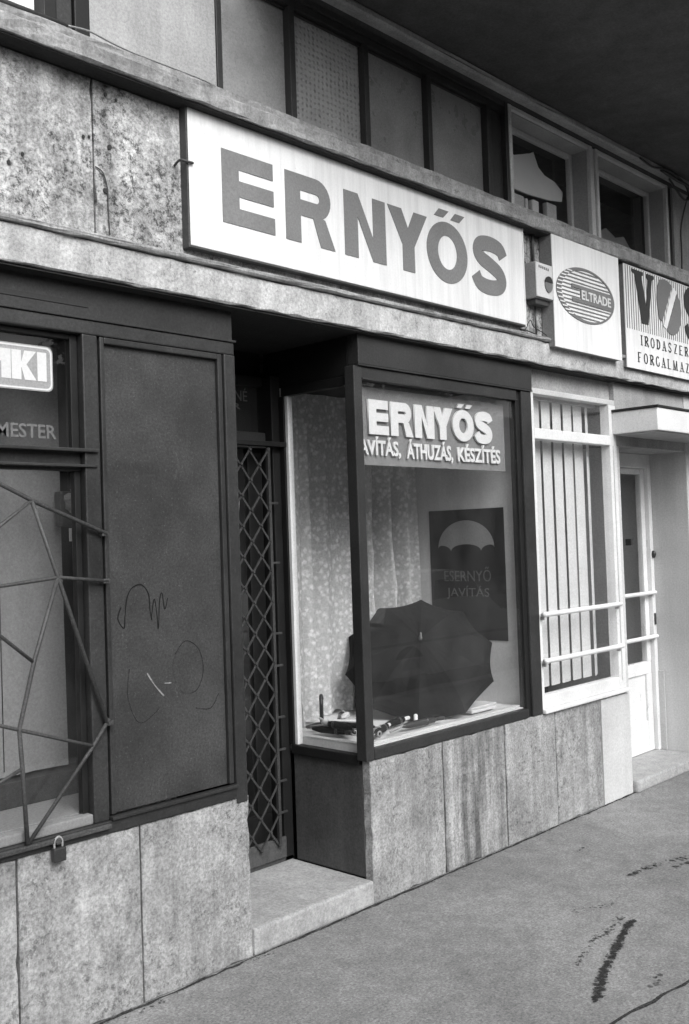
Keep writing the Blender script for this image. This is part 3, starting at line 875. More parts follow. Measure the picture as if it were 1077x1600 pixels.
# ------------------------------------------------------------------ left shop front
LF = thing('wooden_shopfront', 'dark wooden shop front with barred window and plain panel beside the entrance', 'shop front', (-1.5, 0, .62))
box('header', -2.62, -.705, .012, .06, 2.402, 2.5255, 'dark_wood', LF, .004)
box('shutter_slot', -2.62, -1.357, .009, .03, 2.438, 2.456, 'letter_black', LF, 0)
box('cornice', -2.62, -.700, -.006, .05, 2.392, 2.401, 'dark_wood', LF, .003)
box('top_rail', -2.62, -.708, .0, .06, 2.342, 2.391, 'dark_wood', LF, .005)
box('post', -.764, -.708, -.004, .06, .600, 2.3415, 'dark_wood', LF, .006)
box('post', -1.390, -1.330, .0, .06, .6655, 2.3415, 'dark_wood', LF, .005)
box('post', -2.62, -2.55, .0, .06, .6655, 2.3415, 'dark_wood', LF, .005)
box('bottom_rail', -2.62, -.764, -.008, .06, .622, .665, 'dark_wood', LF, .005)
box('ledge_board', -1.329, -.764, -.020, .006, .6655, .678, 'dark_wood', LF, .004)
pn = box('panel', -1.318, -.766, .022, .04, .679, 2.3415, 'panel_wood', LF, .002)
for (a, b, c, d) in ((-1.318, -1.300, .68, 2.341), (-.790, -.767, .68, 2.341)):
    box('moulding', a, b, .004, .0215, c, d, 'dark_wood', pn, .005)
box('moulding', -1.2995, -.7905, .004, .0215, 2.318, 2.341, 'dark_wood', pn, .005)
# pen scrawls and scratches on the panel
def scrawl(pts, w, mat, name='scrawl'):
    pts = [(q.x, q.y) for q in smooth_path([(u, v, 0) for u, v in pts], 6)]
    shape(name, [stroke(pts, w, [.65 + .55 * abs(math.sin(i * .31 + w * 900)) for i in range(len(pts))])], (0, .0208, 0), mat, pn, .0005)
scrawl([(-1.248, 1.39), (-1.262, 1.35), (-1.238, 1.315), (-1.232, 1.36), (-1.222, 1.42), (-1.2, 1.455), (-1.16, 1.465), (-1.13, 1.43), (-1.125, 1.37), (-1.118, 1.335)], .004, 'marker')
scrawl([(-1.12, 1.345), (-1.105, 1.41), (-1.095, 1.35), (-1.09, 1.30), (-1.082, 1.40), (-1.07, 1.43), (-1.06, 1.37), (-1.045, 1.41)], .0035, 'marker')
scrawl([(-1.02, 1.20), (-.97, 1.245), (-.91, 1.21), (-.89, 1.13), (-.92, 1.06), (-.98, 1.05), (-1.02, 1.10), (-1.03, 1.17), (-.99, 1.23)], .0028, 'wet')
scrawl([(-1.22, 1.17), (-1.23, 1.08), (-1.2, .99), (-1.16, .975), (-1.1, 1.01)], .0028, 'wet')
scrawl([(-.93, .99), (-.86, .98), (-.82, 1.03)], .0028, 'wet')
scrawl([(-1.145, 1.145), (-1.115, 1.10), (-1.075, 1.055)], .005, 'chalk', 'scratch')
scrawl([(-1.07, 1.10), (-1.04, 1.098)], .004, 'chalk', 'scratch')
# window with transom
wn_ = box('window', -2.549, -1.391, .026, .055, 1.868, 1.940, 'dark_wood', LF, .004)
wn_['label'] = 'transom and panes of the barred window'
box('nosing', -2.549, -1.34, -.014, .0255, 1.932, 1.944, 'dark_wood', wn_, .004)
box('nosing', -2.549, -1.345, -.008, .0255, 1.880, 1.889, 'dark_wood', wn_, .004)
box('sash', -1.421, -1.3915, .030, .058, 1.9415, 2.341, 'black_wood', wn_, .003)
box('sash', -1.415, -1.3915, .030, .058, .70, 1.8675, 'black_wood', wn_, .003)
box('sash', -2.549, -1.422, .030, .058, 2.322, 2.341, 'black_wood', wn_, .003)
box('pane', -2.549, -1.4215, .048, .052, 1.9405, 2.3215, 'glass_left', wn_, 0)
box('pane', -2.549, -1.4155, .048, .052, .70, 1.8675, 'glass_left', wn_, 0)
box('inner_sill', -2.549, -1.391, .004, .047, .6655, .699, 'curtain_grey', wn_, .006)
# sticker and writing on the upper pane
ST = thing('window_sticker', 'rounded sticker with white letters MKI on the upper window pane', 'sticker', (-1.6, .045, 2.14))
def rrect(u0, u1, v0, v1, r):
    out = []
    for (cu, cv, a) in ((u1 - r, v1 - r, 0), (u0 + r, v1 - r, 90), (u0 + r, v0 + r, 180), (u1 - r, v0 + r, 270)):
        out += [(cu + r * math.cos(math.radians(a + d)), cv + r * math.sin(math.radians(a + d))) for d in (0, 22.5, 45, 67.5, 90)]
    return out
shape('backing', [rrect(-1.815, -1.478, 2.136, 2.290, .022)], (0, .0468, 0), 'grey_paint', ST, .0006)
shape('border', [rrect(-1.811, -1.482, 2.140, 2.286, .020), rrect(-1.805, -1.488, 2.146, 2.280, .016)], (0, .0456, 0), 'letter_white', ST, .0004)
for ch, a, b in (('M', -1.780, -1.632), ('K', -1.629, -1.540), ('I', -1.536, -1.500)):
    shape('letter', glyph(ch, b - a, .098, .034), (a, .0456, 2.170), 'letter_white', ST, .0004)
tag(text('window_lettering', 'MESTER', (-1.688, .0465, 1.976), .218, .048, 'letter_dim', None, .0006, .02), 'faded painted word MESTER on the upper pane under the sticker', 'lettering')
# behind the glass
BC = thing('display_backcloth', 'plain grey backing cloth behind the barred window', 'backcloth', (-2.0, .36, .7))
thick_sheet('cloth', [[(-2.6 + 1.325 * i / 40 - .006 * (z > 1), .36 + .006 * math.sin(i * .9) + .004 * math.sin(i * 2.3), z) for i in range(41)] for z in (.80, 1.6, 2.36)], .004, 'curtain_grey', BC)
tube('seam', [(-1.53, .352, .82), (-1.535, .352, 2.34)], .002, 'letter_black', BC, 5)
part('display_shelf', -2.62, -1.0, .062, .75, .655, .700, 'curtain_grey', bev=.003)
part('display_shelf', -2.62, -1.0, .30, .42, .7005, .79, 'dark_wood', bev=.003)
part('recess_wall', -2.62, -.78, .8, .85, .6, 2.526, 'inner_dark', bev=0)
HP = thing('hanging_bag', 'dark bag with crumpled lace bow and white tag hanging behind the barred window', 'bag', (-1.29, .28, 1.68))
box('pouch', -1.335, -1.252, .26, .31, 1.685, 1.815, 'dark_plastic', HP, .012)
bm = bmesh.new()
for k in range(5):
    r = bmesh.ops.create_icosphere(bm, subdivisions=2, radius=.026)
    c = Vector((-1.275 + .03 * math.cos(k * 1.3), .25, 1.79 + .03 * math.sin(k * 1.7)))
    for v in r['verts']:
        v.co = c + v.co * random.uniform(.65, 1.2)
done(bm, 'bow', 'curtain_grey', HP)
box('tag', -1.305, -1.283, .254, .257, 1.630, 1.678, 'paper', HP, 0)
tube('string', [(-1.29, .28, 1.815), (-1.285, .28, 2.5)], .0015, 'rubber', HP, 4)

# barred grille
GR = thing('window_grille', 'spider web iron grille of bent bars across the barred window', 'grille', (-1.95, -.02, .65))
GY = -.02
AX = -1.955
def bar(pts, r=.0062, mirror=True):
    tube('bar', [(x, GY, z) for x, z in pts], r, 'iron', GR, 7)
    if mirror: tube('bar', [(2 * AX - x, GY + .001, z) for x, z in pts], r, 'iron', GR, 7)
bar([(AX, 1.955), (-1.715, 1.816), (-1.606, 1.764), (-1.325, 1.650)], .0075)
bar([(-1.606, 1.764), (-1.718, 1.682), (AX, 1.46)])
bar([(-1.606, 1.764), (-1.517, 1.509), (-1.343, .999)], .0075)
bar([(AX, 1.45), (-1.723, 1.491), (-1.517, 1.509), (-1.325, 1.487)])
bar([(-1.519, 1.507), (-1.612, 1.239), (-1.669, 1.030), (-1.661, .906), (-1.650, .665)], .0075)
bar([(-1.612, 1.239), (-1.727, 1.336), (AX, 1.59)])
bar([(AX, 1.115), (-1.734, 1.054), (-1.669, 1.030), (-1.400, .933)])
bar([(-1.335, 1.015), (-1.400, .933), (-1.646, .666)], .0068)
bar([(-1.661, .906), (-1.738, .877), (AX, .76)])
for z in (1.650, 1.487, 1.0):
    box('lug', -1.345, -1.318, -.024, .0, z - .008, z + .008, 'iron', GR, .003)
box('bottom_bar', -2.62, -1.34, -.028, -.014, .644, .660, 'iron', GR, .003)
PD = thing('padlock', 'small dark padlock hanging below the sill of the barred window', 'padlock', (-1.54, -.03, .58))
box('body', -1.566, -1.520, -.036, -.014, .584, .630, 'dark_plastic', PD, .006)
tube('shackle', smooth_path([(-1.558, -.025, .628), (-1.557, -.025, .652), (-1.543, -.025, .664), (-1.530, -.025, .652), (-1.529, -.025, .628)], 5), .004, 'steel', PD, 6)
box('hasp', -1.552, -1.536, -.032, -.009, .640, .648, 'iron', PD, .002)

# ------------------------------------------------------------------ entrance: folding lattice gate and door
DR = thing('entrance_door', 'dark glazed entrance door set back in the narrow recess', 'door', (-.35, .6, .106))
box('jamb', -.060, -.002, .50, .62, .106, 2.394, 'black_wood', DR, .004)
box('jamb', -.703, -.640, .56, .62, .106, 2.394, 'black_wood', DR, .004)
box('transom', -.639, -.0605, .545, .62, 2.050, 2.125, 'dark_wood', DR, .005)
box('head', -.639, -.0605, .56, .62, 2.345, 2.394, 'black_wood', DR, .004)
box('transom_pane', -.639, -.0605, .575, .580, 2.1255, 2.3445, 'glass_dark', DR, 0)
box('transom_backing', -.639, -.0605, .600, .61, 2.1255, 2.3445, 'black_wood', DR, 0)
lf = box('leaf', -.639, -.0605, .58, .61, .106, .32, 'black_wood', DR, .004)
box('stile', -.639, -.54, .58, .61, .3205, 2.0495, 'black_wood', lf, .004)
box('stile', -.15, -.0605, .58, .61, .3205, 2.0495, 'black_wood', lf, .004)
box('pane', -.5395, -.1505, .593, .598, .3205, 2.0495, 'glass_dark', lf, 0)
text('lettering', 'ENCNÉ', (-.352, .5715, 2.272), .205, .062, 'letter_dim', DR, .0006)
text('lettering', 'STER', (-.345, .5715, 2.232), .155, .028, 'letter_dim', DR, .0006, .03)
box('threshold', -.70, -.002, .50, .60, .106, .128, 'black_stone', DR, .004)

FG = thing('folding_gate', 'iron lattice gate of crossed flat bars drawn across the entrance', 'gate', (-.4, .47, .13))
gx0, gx1, gz0, gz1 = -.675, -.118, .20, 2.04
hp, vp = .0557, .0705          # half pitch
def flat_bar(p0, p1, y, w=.0095, t=.004, name='bar'):
    d = Vector((p1[0] - p0[0], 0, p1[1] - p0[1])); n = d.normalized(); s = Vector((-n.z, 0, n.x)) * w / 2
    bm = bmesh.new()
    A, B = Vector((p0[0], y, p0[1])), Vector((p1[0], y, p1[1]))
    h = Vector((0, t / 2, 0))
    f = [A - s - h, A + s - h, B + s - h, B - s - h]
    v0 = [bm.verts.new(p) for p in f]; v1 = [bm.verts.new(p + 2 * h) for p in f]
    bm.faces.new(v0); bm.faces.new(v1[::-1])
    for i in range(4):
        bm.faces.new((v0[i], v1[i], v1[(i + 1) % 4], v0[(i + 1) % 4]))
    bmesh.ops.recalc_face_normals(bm, faces=bm.faces)
    return done(bm, name, 'gate_iron', FG)
W = gx1 - gx0
k = gz0 - W / hp * vp
k0 = gz0 - 10 * vp
for i in range(-1, 20):
    zs = k0 + i * 2 * vp
    for sgn in (1, -1):
        # line z = zs + sgn*(...)
        if sgn == 1: f = lambda x: zs + (x - gx0) / hp * vp
        else: f = lambda x: zs + (gx1 - x) / hp * vp
        pts = []
        M_ = 60
        xs = [gx0 + W * j / M_ for j in range(M_ + 1)]
        ins = [x for x in xs if gz0 <= f(x) <= gz1]
        if len(ins) < 4: continue
        a, b = ins[0], ins[-1]
        flat_bar((a, f(a)), (b, f(b)), .470 if sgn == 1 else .476)
bm = bmesh.new()
for i in range(-12, 40):
    for j in range(0, 11):
        x = gx0 + j * hp; z = k0 + (i * 2 + (j % 2)) * vp
        if gz0 < z < gz1:
            r = bmesh.ops.create_cone(bm, cap_ends=True, segments=8, radius1=.009, radius2=.006, depth=.008)
            for v in r['verts']:
                v.co = Vector((x + v.co.x, .466 - v.co.z, z + v.co.y))
bmesh.ops.recalc_face_normals(bm, faces=bm.faces)
done(bm, 'rivet_field', 'gate_iron', FG, 'stuff')
box('edge_bar', -.124, -.108, .464, .482, .20, 2.045, 'gate_iron', FG, .002)
box('edge_bar', -.690, -.674, .464, .482, .20, 2.045, 'gate_iron', FG, .002)
for z in (.34, .485, .63, .78, 1.02, 1.17, 1.5, 1.78):
    box('hinge_lug', -.108, -.062, .469, .477, z, z + .010, 'gate_iron', FG, .002)
box('kick_board', -.70, -.062, .485, .50, .130, .225, 'black_stone', FG, .003)
box('top_track', -.70, -.002, .46, .50, 2.052, 2.075, 'black_wood', FG, .003)
PN = shape('paper_notice', [[(-.40, 1.60), (-.245, 1.585), (-.215, 1.80), (-.232, 1.83), (-.40, 1.84)]], (0, .568, 0), 'curtain_grey', None, .0008)
tag(PN, 'torn pale paper notice on the door behind the lattice gate', 'notice')
PN = shape('paper_scrap', [[(-.40, .80), (-.235, .78), (-.225, .83), (-.24, .90), (-.40, .90)]], (0, .568, 0), 'curtain_grey', None, .0008)
tag(PN, 'small paper scrap low on the door behind the lattice gate', 'notice')

# ------------------------------------------------------------------ the corner show window
DW = thing('show_window', 'dark framed corner show window with umbrella display beside the entrance', 'shop window', (.65, .2, .62))
box('header', .004, 1.404, -.012, .055, 2.384, 2.5255, 'dark_wood', DW, .004)
box('header', .004, .05, .056, .62, 2.340, 2.5255, 'black_wood', DW, .004)
box('header_bead', .0, 1.404, -.016, .05, 2.3765, 2.3835, 'dark_wood', DW, .002)
box('corner_post', -.024, .030, -.006, .052, .624, 2.376, 'dark_wood', DW, .005)
box('top_rail', .0305, 1.262, -.004, .05, 2.322, 2.376, 'dark_wood', DW, .006)
box('top_bead', .0305, 1.262, -.010, .02, 2.318, 2.326, 'dark_wood', DW, .003)
box('bottom_rail', .0305, 1.262, -.008, .05, .624, .672, 'dark_wood', DW, .006)
box('post', 1.2625, 1.300, .006, .05, .624, 2.376, 'black_wood', DW, .004)
box('post', 1.3005, 1.398, -.008, .05, .624, 2.376, 'dark_wood', DW, .006)
box('pane', .0305, 1.262, .020, .025, .6725, 2.3215, 'glass', DW, 0)
box('side_bottom_rail', -.016, .028, .0525, .486, .601, .645, 'black_wood', DW, .005)
box('side_top_rail', -.010, .028, .0525, .486, 2.295, 2.339, 'black_wood', DW, .005)
box('side_jamb', -.006, .026, .446, .466, .6455, 2.2945, 'white_paint', DW, .003)
box('side_jamb', -.014, .028, .4665, .498, .6455, 2.2945, 'black_wood', DW, .003)
box('side_bead', -.006, .020, .0525, .060, .6455, 2.2945, 'black_wood', DW, .002)
box('side_pane', .004, .009, .0605, .4455, .6455, 2.2945, 'glass', DW, 0)
box('inner_sill', .0305, 1.262, .0505, .085, .676, .687, 'dirty_white', DW, .003)
box('inner_sill', .0285, .060, .086, .44, .6765, .686, 'dirty_white', DW, .003)

IS = thing('hanging_sign', 'grey board with raised white letters ERNYŐS hanging inside the show window', 'sign', (.66, .06, 1.94))
box('board', .050, 1.222, .058, .070, 1.940, 2.300, 'sign_grey', IS, .002)
for ch, a, b in (('E', .122, .260), ('R', .276, .440), ('N', .452, .602), ('Y', .592, .752), ('Ő', .752, .930), ('S', .945, 1.090)):
    shape('letter', glyph(ch, b - a, .160, .053), (a, .048, 2.082), 'letter_white', IS, .005)
text('lettering', 'JAVÍTÁS,', (.030, .050, 1.965), .315, .108, 'letter_white', IS, .004, .03)
text('lettering', 'ÁTHUZÁS,', (.388, .050, 1.965), .362, .108, 'letter_white', IS, .004, .03)
text('lettering', 'KÉSZÍTÉS', (.790, .050, 1.978), .372, .092, 'letter_white', IS, .004, .03)

PO = thing('poster', 'black poster with grey umbrella and the words ESERNYŐ JAVÍTÁS on the side wall', 'poster', (1.30, .4, 1.02))
box('sheet', 1.3035, 1.3065, .138, .658, 1.020, 1.752, 'poster_black', PO, 0)
um = [( -.195, .0)] + [(-.195 * math.cos(a), .155 * math.sin(a)) for a in [math.pi * i / 24 for i in range(1, 24)]] + [(.195, 0)]
um += [(.195 - .09 * (1 - math.cos(a)) / 2, .022 * math.sin(a) - .018 * (1 - math.cos(a)) / 2) for a in [math.pi * i / 8 for i in range(1, 9)]]
um += [(.105 - .21 * (1 - math.cos(a)) / 2, .038 * math.sin(a) - .018) for a in [math.pi * i / 12 for i in range(1, 13)]]
um += [(-.105 - .09 * (1 - math.cos(a)) / 2, .022 * math.sin(a) - .018 * (1 + math.cos(a)) / 2) for a in [math.pi * i / 8 for i in range(1, 8)]]
shape('printed_umbrella', [[(-.262 + u, v) for u, v in um]], (1.3025, .138, 1.535), 'poster_grey', PO, .0005, 'L')
text('lettering', 'ESERNYŐ', (1.3025, .560, 1.345), .325, .082, 'poster_dim', PO, .0005, .0, 'L')
text('lettering', 'JAVÍTÁS', (1.3025, .545, 1.245), .295, .075, 'poster_dim', PO, .0005, .0, 'L')

# lace curtains
def curtain(name, label, p0, p1, z0, z1, folds, amp, flare=.0, shift=0.0):
    bm = bmesh.new()
    NX, NZ = 170, 24
    d = Vector((p1[0] - p0[0], p1[1] - p0[1], 0)); nrm = Vector((d.y, -d.x, 0)).normalized()
    rows = []
    for j in range(NZ + 1):
        v = j / NZ
        row = []
        for i in range(NX + 1):
            u = i / NX
            ph = folds * 2 * math.pi * (u + .025 * math.sin(5 * u + 2))
            a = amp * (.55 + .45 * math.sin(u * 9 + 1)) * (1 - .45 * v)
            off = a * (1 - 2 * abs(math.sin(ph / 2 + .4 * math.sin(2 * v + u * 4))) ** .8) + .25 * a * math.sin(1.7 * ph + 1)
            edge = shift * (1 - v) ** 2 * (u)
            p = Vector((p0[0], p0[1], 0)) + d * (u + edge) + nrm * off
            row.append(bm.verts.new((p.x, p.y, z0 + (z1 - z0) * v + (.010 * math.sin(ph) if j == 0 else 0))))
        rows.append(row)
    for j in range(NZ):
        for i in range(NX):
            bm.faces.new((rows[j][i], rows[j][i + 1], rows[j + 1][i + 1], rows[j + 1][i]))
    o = done(bm, name, 'lace', None, None, True)
    return tag(o, label, 'curtain')
curtain('lace_curtain', 'floral lace curtain hanging across the back of the show window', (.05, .745), (1.29, .75), .69, 2.38, 8, .105)
curtain('side_curtain', 'bunched lace curtain hanging behind the side pane near the entrance', (.055, .52), (.32, .66), .70, 2.36, 2.3, .06, 0, .06)

# open umbrella standing on its rim
def umbrella():
    T = thing('open_umbrella', 'large open black umbrella resting on its rim in the show window', 'umbrella', (.83, .40, .69))
    C0 = Vector((.840, .385, .962)); R, Hh = .405, .165
    el = math.radians(44)
    ax = Vector((-.726 * math.cos(el), -.6875 * math.cos(el), math.sin(el))).normalized()
    e1 = Vector((.6875, -.726, 0)).normalized(); e2 = ax.cross(e1).normalized()
    NR = 10; NS = 8; NV = 9
    bm = bmesh.new()
    def P(a, s, sag):
        # s from 0 (apex) to 1 (rim); dome profile; panel edges pulled straight between ribs
        r = R * math.sin(s * 1.25) / math.sin(1.25); h = Hh * (math.cos(s * 1.25) - math.cos(1.25)) / (1 - math.cos(1.25))
        q = 1 - sag * (.035 * s + .045 * s ** 3)
        cr_ = .0014 * sag * math.sin(s * 9 + 3 * math.sin(a * 5)) * math.sin(a * 23 + s * 4)
        return C0 + (e1 * math.cos(a) + e2 * math.sin(a)) * r * q + ax * (h - sag * .022 * s + cr_)
    rings = []
    for j in range(NV + 1):
        s = j / NV
        ring = []
        if j == 0:
            ring = [bm.verts.new(P(0, 0, 0))]
        else:
            for i in range(NR):
                for k_ in range(NS):
                    f = k_ / NS
                    ring.append(bm.verts.new(P(2 * math.pi * (i + f) / NR + .22, s, 1 - (2 * f - 1) ** 2 if k_ else 0)))
        rings.append(ring)
    n = NR * NS
    for i in range(n):
        bm.faces.new((rings[0][0], rings[1][i], rings[1][(i + 1) % n]))
    for j in range(1, NV):
        for i in range(n):
            bm.faces.new((rings[j][i], rings[j + 1][i], rings[j + 1][(i + 1) % n], rings[j][(i + 1) % n]))
    bmesh.ops.recalc_face_normals(bm, faces=bm.faces)
    cv = done(bm, 'canopy', 'cloth_black', T)
    for i in range(NR):
        a = 2 * math.pi * i / NR + .22
        tube('rib', [P(a, s / 9, 0) - ax * .006 for s in range(10)], .002, 'steel', cv, 5)
    top = C0 + ax * Hh
    tube('ferrule', [top - ax * .005, top + ax * .012, top + ax * .02, top + ax * .05], .006, 'steel', T, 8, [1.6, 1.5, .9, .7])
    tube('shaft', [top, C0 - ax * .03, C0 - ax * .12], .005, 'steel', T, 8)
umbrella()

# repair bits on the bay floor
def handle(name, label, x, y, rot, L, mat, z=.690, grip='pale_plastic', g=None):
    c, s = math.cos(rot), math.sin(rot)
    T = thing(name, label, 'umbrella', (x, y, z), g)
    f = lambda u, w=0, h=0: (x + c * u - s * w, y + s * u + c * w, z + h)
    prof = [0, .02, .05, L * .5, L * .75, L * .78]
    tube('canopy', [f(u, 0, .017) for u in prof], .017, mat, T, 9, [.35, .6, .95, 1, .9, .5])
    tube('tie', [f(L * .55, 0, .017), f(L * .55 + .016, 0, .017)], .0182, 'dark_plastic', T, 9)
    tube('handle', [f(L * .76, 0, .017), f(L * .8, 0, .017), f(L * .97, 0, .016), f(L, 0, .016)], .0095, grip, T, 8, [.7, 1, 1.1, .8])
    tube('tip', [f(-.03, 0, .016), f(.005, 0, .017)], .004, 'steel', T, 6)
    return T
G_ = 'folded umbrellas on the show window floor'
handle('folded_umbrella', 'folded umbrella lying nearest the corner post in the show window', .15, .10, math.radians(25), .26, 'cloth_black', g=G_)
handle('folded_umbrella', 'folded umbrella with pale grip lying behind the side pane', .10, .20, math.radians(62), .25, 'dark_plastic', g=G_)
handle('folded_umbrella', 'folded umbrella with dark grip along the side pane sill', .085, .44, math.radians(-78), .24, 'cloth_black', grip='dark_plastic', g=G_)
handle('folded_umbrella', 'folded umbrella propped on the pile behind the side pane', .16, .33, math.radians(40), .26, 'dark_plastic', .725, g=G_)
handle('folded_umbrella', 'folded umbrella lying along the front sill below the open umbrella', .36, .115, math.radians(-4), .30, 'dark_plastic', grip='dark_plastic', g=G_)
handle('folded_umbrella', 'folded umbrella half under the open umbrella canopy', .33, .20, math.radians(10), .24, 'cloth_black', g=G_)
handle('folded_umbrella', 'folded umbrella with pale grip on top of the pile by the side pane', .07, .16, math.radians(80), .24, 'cloth_black', .722, g=G_)
handle('folded_umbrella', 'folded umbrella at the foot of the curtain behind the side pane', .10, .50, math.radians(-30), .26, 'dark_plastic', grip='dark_plastic', g=G_)
handle('folded_umbrella', 'folded umbrella crossing the others in the middle of the pile', .22, .16, math.radians(115), .25, 'cloth_black', .706, g=G_)
tag(tube('umbrella_tip', [(.470, .118, .688), (.470, .118, .70), (.470, .118, .745), (.470, .118, .75)], .011, 'pale_plastic', None, 10, [1.1, 1, .9, .5]), 'short pale cap standing upright below the open umbrella', 'umbrella cap')
bm = bmesh.new()
bx_ = box('flat_box', .90, 1.12, .10, .20, .688, .703, 'paper', None, .002)
tag(bx_, 'flat pale box lying on the floor below the poster', 'box')
bx_ = box('leaflet', .93, 1.16, .13, .24, .7035, .709, 'blind', None, .001)
tag(bx_, 'pale leaflets on top of the flat box below the poster', 'leaflet')
for i, (x, y, zz) in enumerate(((.115, .098, .69), (.175, .092, .69))):
    bm = bmesh.new()
    seg = 16
    for a in range(seg):
        pass
    R_, r_ = .012, .004
    vv = [[bm.verts.new((x + (R_ + r_ * math.cos(q)) * math.cos(t), y + r_ * math.sin(q), zz + .0145 + (R_ + r_ * math.cos(q)) * math.sin(t))) for q in [2 * math.pi * k_ / 6 for k_ in range(6)]] for t in [2 * math.pi * k_ / seg for k_ in range(seg)]]
    for a in range(seg):
        for q in range(6):
            bm.faces.new((vv[a][q], vv[(a + 1) % seg][q], vv[(a + 1) % seg][(q + 1) % 6], vv[a][(q + 1) % 6]))
    bmesh.ops.recalc_face_normals(bm, faces=bm.faces)
    tag(done(bm, 'metal_ring', 'steel', None, None, True), ('small metal ring at the show window sill nearest the corner post', 'small metal ring at the show window sill, second from the corner post')[i], 'ring', 'metal rings on the sill')
for i, (x, y, a, L_, z) in enumerate(((.12, .13, 20, .20, .70), (.09, .30, 70, .16, .735), (.26, .10, 8, .14, .70), (.20, .24, 140, .15, .745))):
    c_, s_ = math.cos(math.radians(a)), math.sin(math.radians(a))
    tag(tube('umbrella_rod', [(x, y, z), (x + c_ * L_ * .96, y + s_ * L_ * .96, z + .012), (x + c_ * L_, y + s_ * L_, z + .012)], .006, 'pale_plastic' if i % 2 else 'steel', None, 7), ('steel rod lying on the sill side of the umbrella pile', 'pale rod resting high on the pile near the side pane', 'short steel rod beside the metal rings', 'pale rod pointing back towards the lace curtain')[i], 'rod', 'loose rods in the show window')
tag(tube('hooked_handle', smooth_path([(.27, .56, .69), (.25, .54, .75), (.24, .53, .80), (.26, .55, .83), (.285, .57, .81)], 5), .010, 'dark_plastic', None, 8), 'dark hooked handle standing at the foot of the lace curtain', 'handle')
tag(tube('spool', [(.15, .30, .760), (.15, .30, .765), (.21, .33, .765), (.22, .335, .765)], .014, 'pale_plastic', None, 10), 'pale round spool on the pile behind the side pane', 'spool')

# ------------------------------------------------------------------ white window with vertical blind
WW = thing('white_window', 'white framed window with vertical blind beside the show window', 'window', (1.87, .03, .62))
box('stile', 1.4005, 1.426, -.004, .06, .646, 2.372, 'white_paint', WW, .004)
box('stile', 2.262, 2.3435, -.002, .06, .646, 2.372, 'white_paint', WW, .004)
box('stile', 2.292, 2.300, -.007, -.0025, .70, 2.12, 'dirty_white', WW, .002)
box('head', 1.4005, 2.3435, .002, .06, 2.373, 2.4045, 'dirty_white', WW, .004)
box('transom', 1.4265, 2.2615, -.006, .06, 2.123, 2.182, 'white_paint', WW, .005)
box('bottom_rail', 1.4265, 2.2615, -.002, .06, .646, .716, 'white_paint', WW, .005)
box('sill', 1.400, 2.352, -.026, .06, .624, .6455, 'white_paint', WW, .006)
box('pane', 1.4265, 2.2615, .028, .032, .7165, 2.1225, 'glass', WW, 0)
box('pane', 1.4265, 2.2615, .028, .032, 2.1825, 2.3725, 'glass', WW, 0)
for z in (1.160, .908):
    rl = tube('guard_rail', [(1.400, -.030, z), (1.404, -.030, z), (2.262, -.030, z), (2.266, -.030, z)], .0145, 'white_paint', WW, 10)
    box('bracket', 2.236, 2.248, -.028, -.003, z - .030, z - .012, 'grey_paint', rl, .002)
    box('bracket', 1.408, 1.420, -.028, -.005, z - .030, z - .012, 'grey_paint', rl, .002)
VB = thing('vertical_blind', 'vertical fabric blind of wide slats behind the white framed window', 'blind', (1.85, .1, .7))
for i in range(7):
    x = 1.482 + i * .118
    bm = bmesh.new()
    a = math.radians(4 + random.uniform(-3, 3)); w = .0525
    if i == 6: a = math.radians(22); x -= .012
    for q in range(5):
        pass
    prev = []
    sec = []
    for q in range(7):
        u = -w + 2 * w * q / 6
        bow = .003 * (1 - (u / w) ** 2)
        sec.append((x + u * math.cos(a) + bow * math.sin(a) * -1, .105 + u * math.sin(a) - bow))
    bm.free()
    thick_sheet('slat', [[(sx, sy, z) for (sx, sy) in sec] for z in (.735, 2.36)], .0015, 'blind', VB)
box('head_rail', 1.43, 2.26, .085, .125, 2.362, 2.39, 'grey_paint', VB, .003)
# curtain behind the open end of the blind
tag(thick_sheet('room_curtain', [[(1.44 + .83 * i / 40, .26 + .012 * math.sin(i * 1.5), z) for i in range(41)] for z in (.70, 1.5, 2.4)], .003, 'room_cloth'), 'grey curtain hanging in the room behind the vertical blind', 'curtain')

# ------------------------------------------------------------------ white door in the doorway
WD = thing('entrance_door', 'white door with tall glass and two push bars on the doorstep', 'door', (2.9, .3, .073))
box('door_frame', 3.262, 3.3085, .262, .36, .073, 2.126, 'white_paint', WD, .004)
box('door_frame', 2.390, 2.440, .262, .36, .073, 2.126, 'white_paint', WD, .004)
box('door_frame', 2.4405, 3.2615, .262, .36, 2.030, 2.126, 'white_paint', WD, .004)
lf = box('leaf', 2.442, 3.260, .292, .33, .605, .690, 'white_paint', WD, .004)
box('stile', 3.205, 3.260, .290, .33, .6905, 2.028, 'white_paint', lf, .004)
box('stile', 2.442, 2.56, .290, .33, .6905, 2.028, 'white_paint', lf, .004)
box('rail', 2.5605, 3.2045, .291, .33, 1.99, 2.028, 'white_paint', lf, .004)
box('stile', 3.185, 3.260, .290, .33, .076, .6045, 'white_paint', lf, .004)
box('stile', 2.442, 2.56, .290, .33, .076, .6045, 'white_paint', lf, .004)
box('rail', 2.5605, 3.1845, .291, .33, .076, .285, 'white_paint', lf, .004)
box('panel', 2.5605, 3.1845, .304, .318, .2855, .6045, 'white_paint', lf, .002)
box('pane', 2.5605, 3.2045, .306, .311, .6905, 1.9895, 'glass_dark', lf, 0)
for z in (1.165, .862):
    b_ = tube('push_bar', [(2.47, .248, z), (2.474, .248, z), (3.275, .248, z), (3.279, .248, z)], .0145, 'white_paint', WD, 10)
    box('bracket', 3.235, 3.247, .25, .289, z - .02, z + .0, 'grey_paint', b_, .002)
    box('bracket', 2.50, 2.512, .25, .289, z - .02, z + .0, 'grey_paint', b_, .002)
bm = bmesh.new()
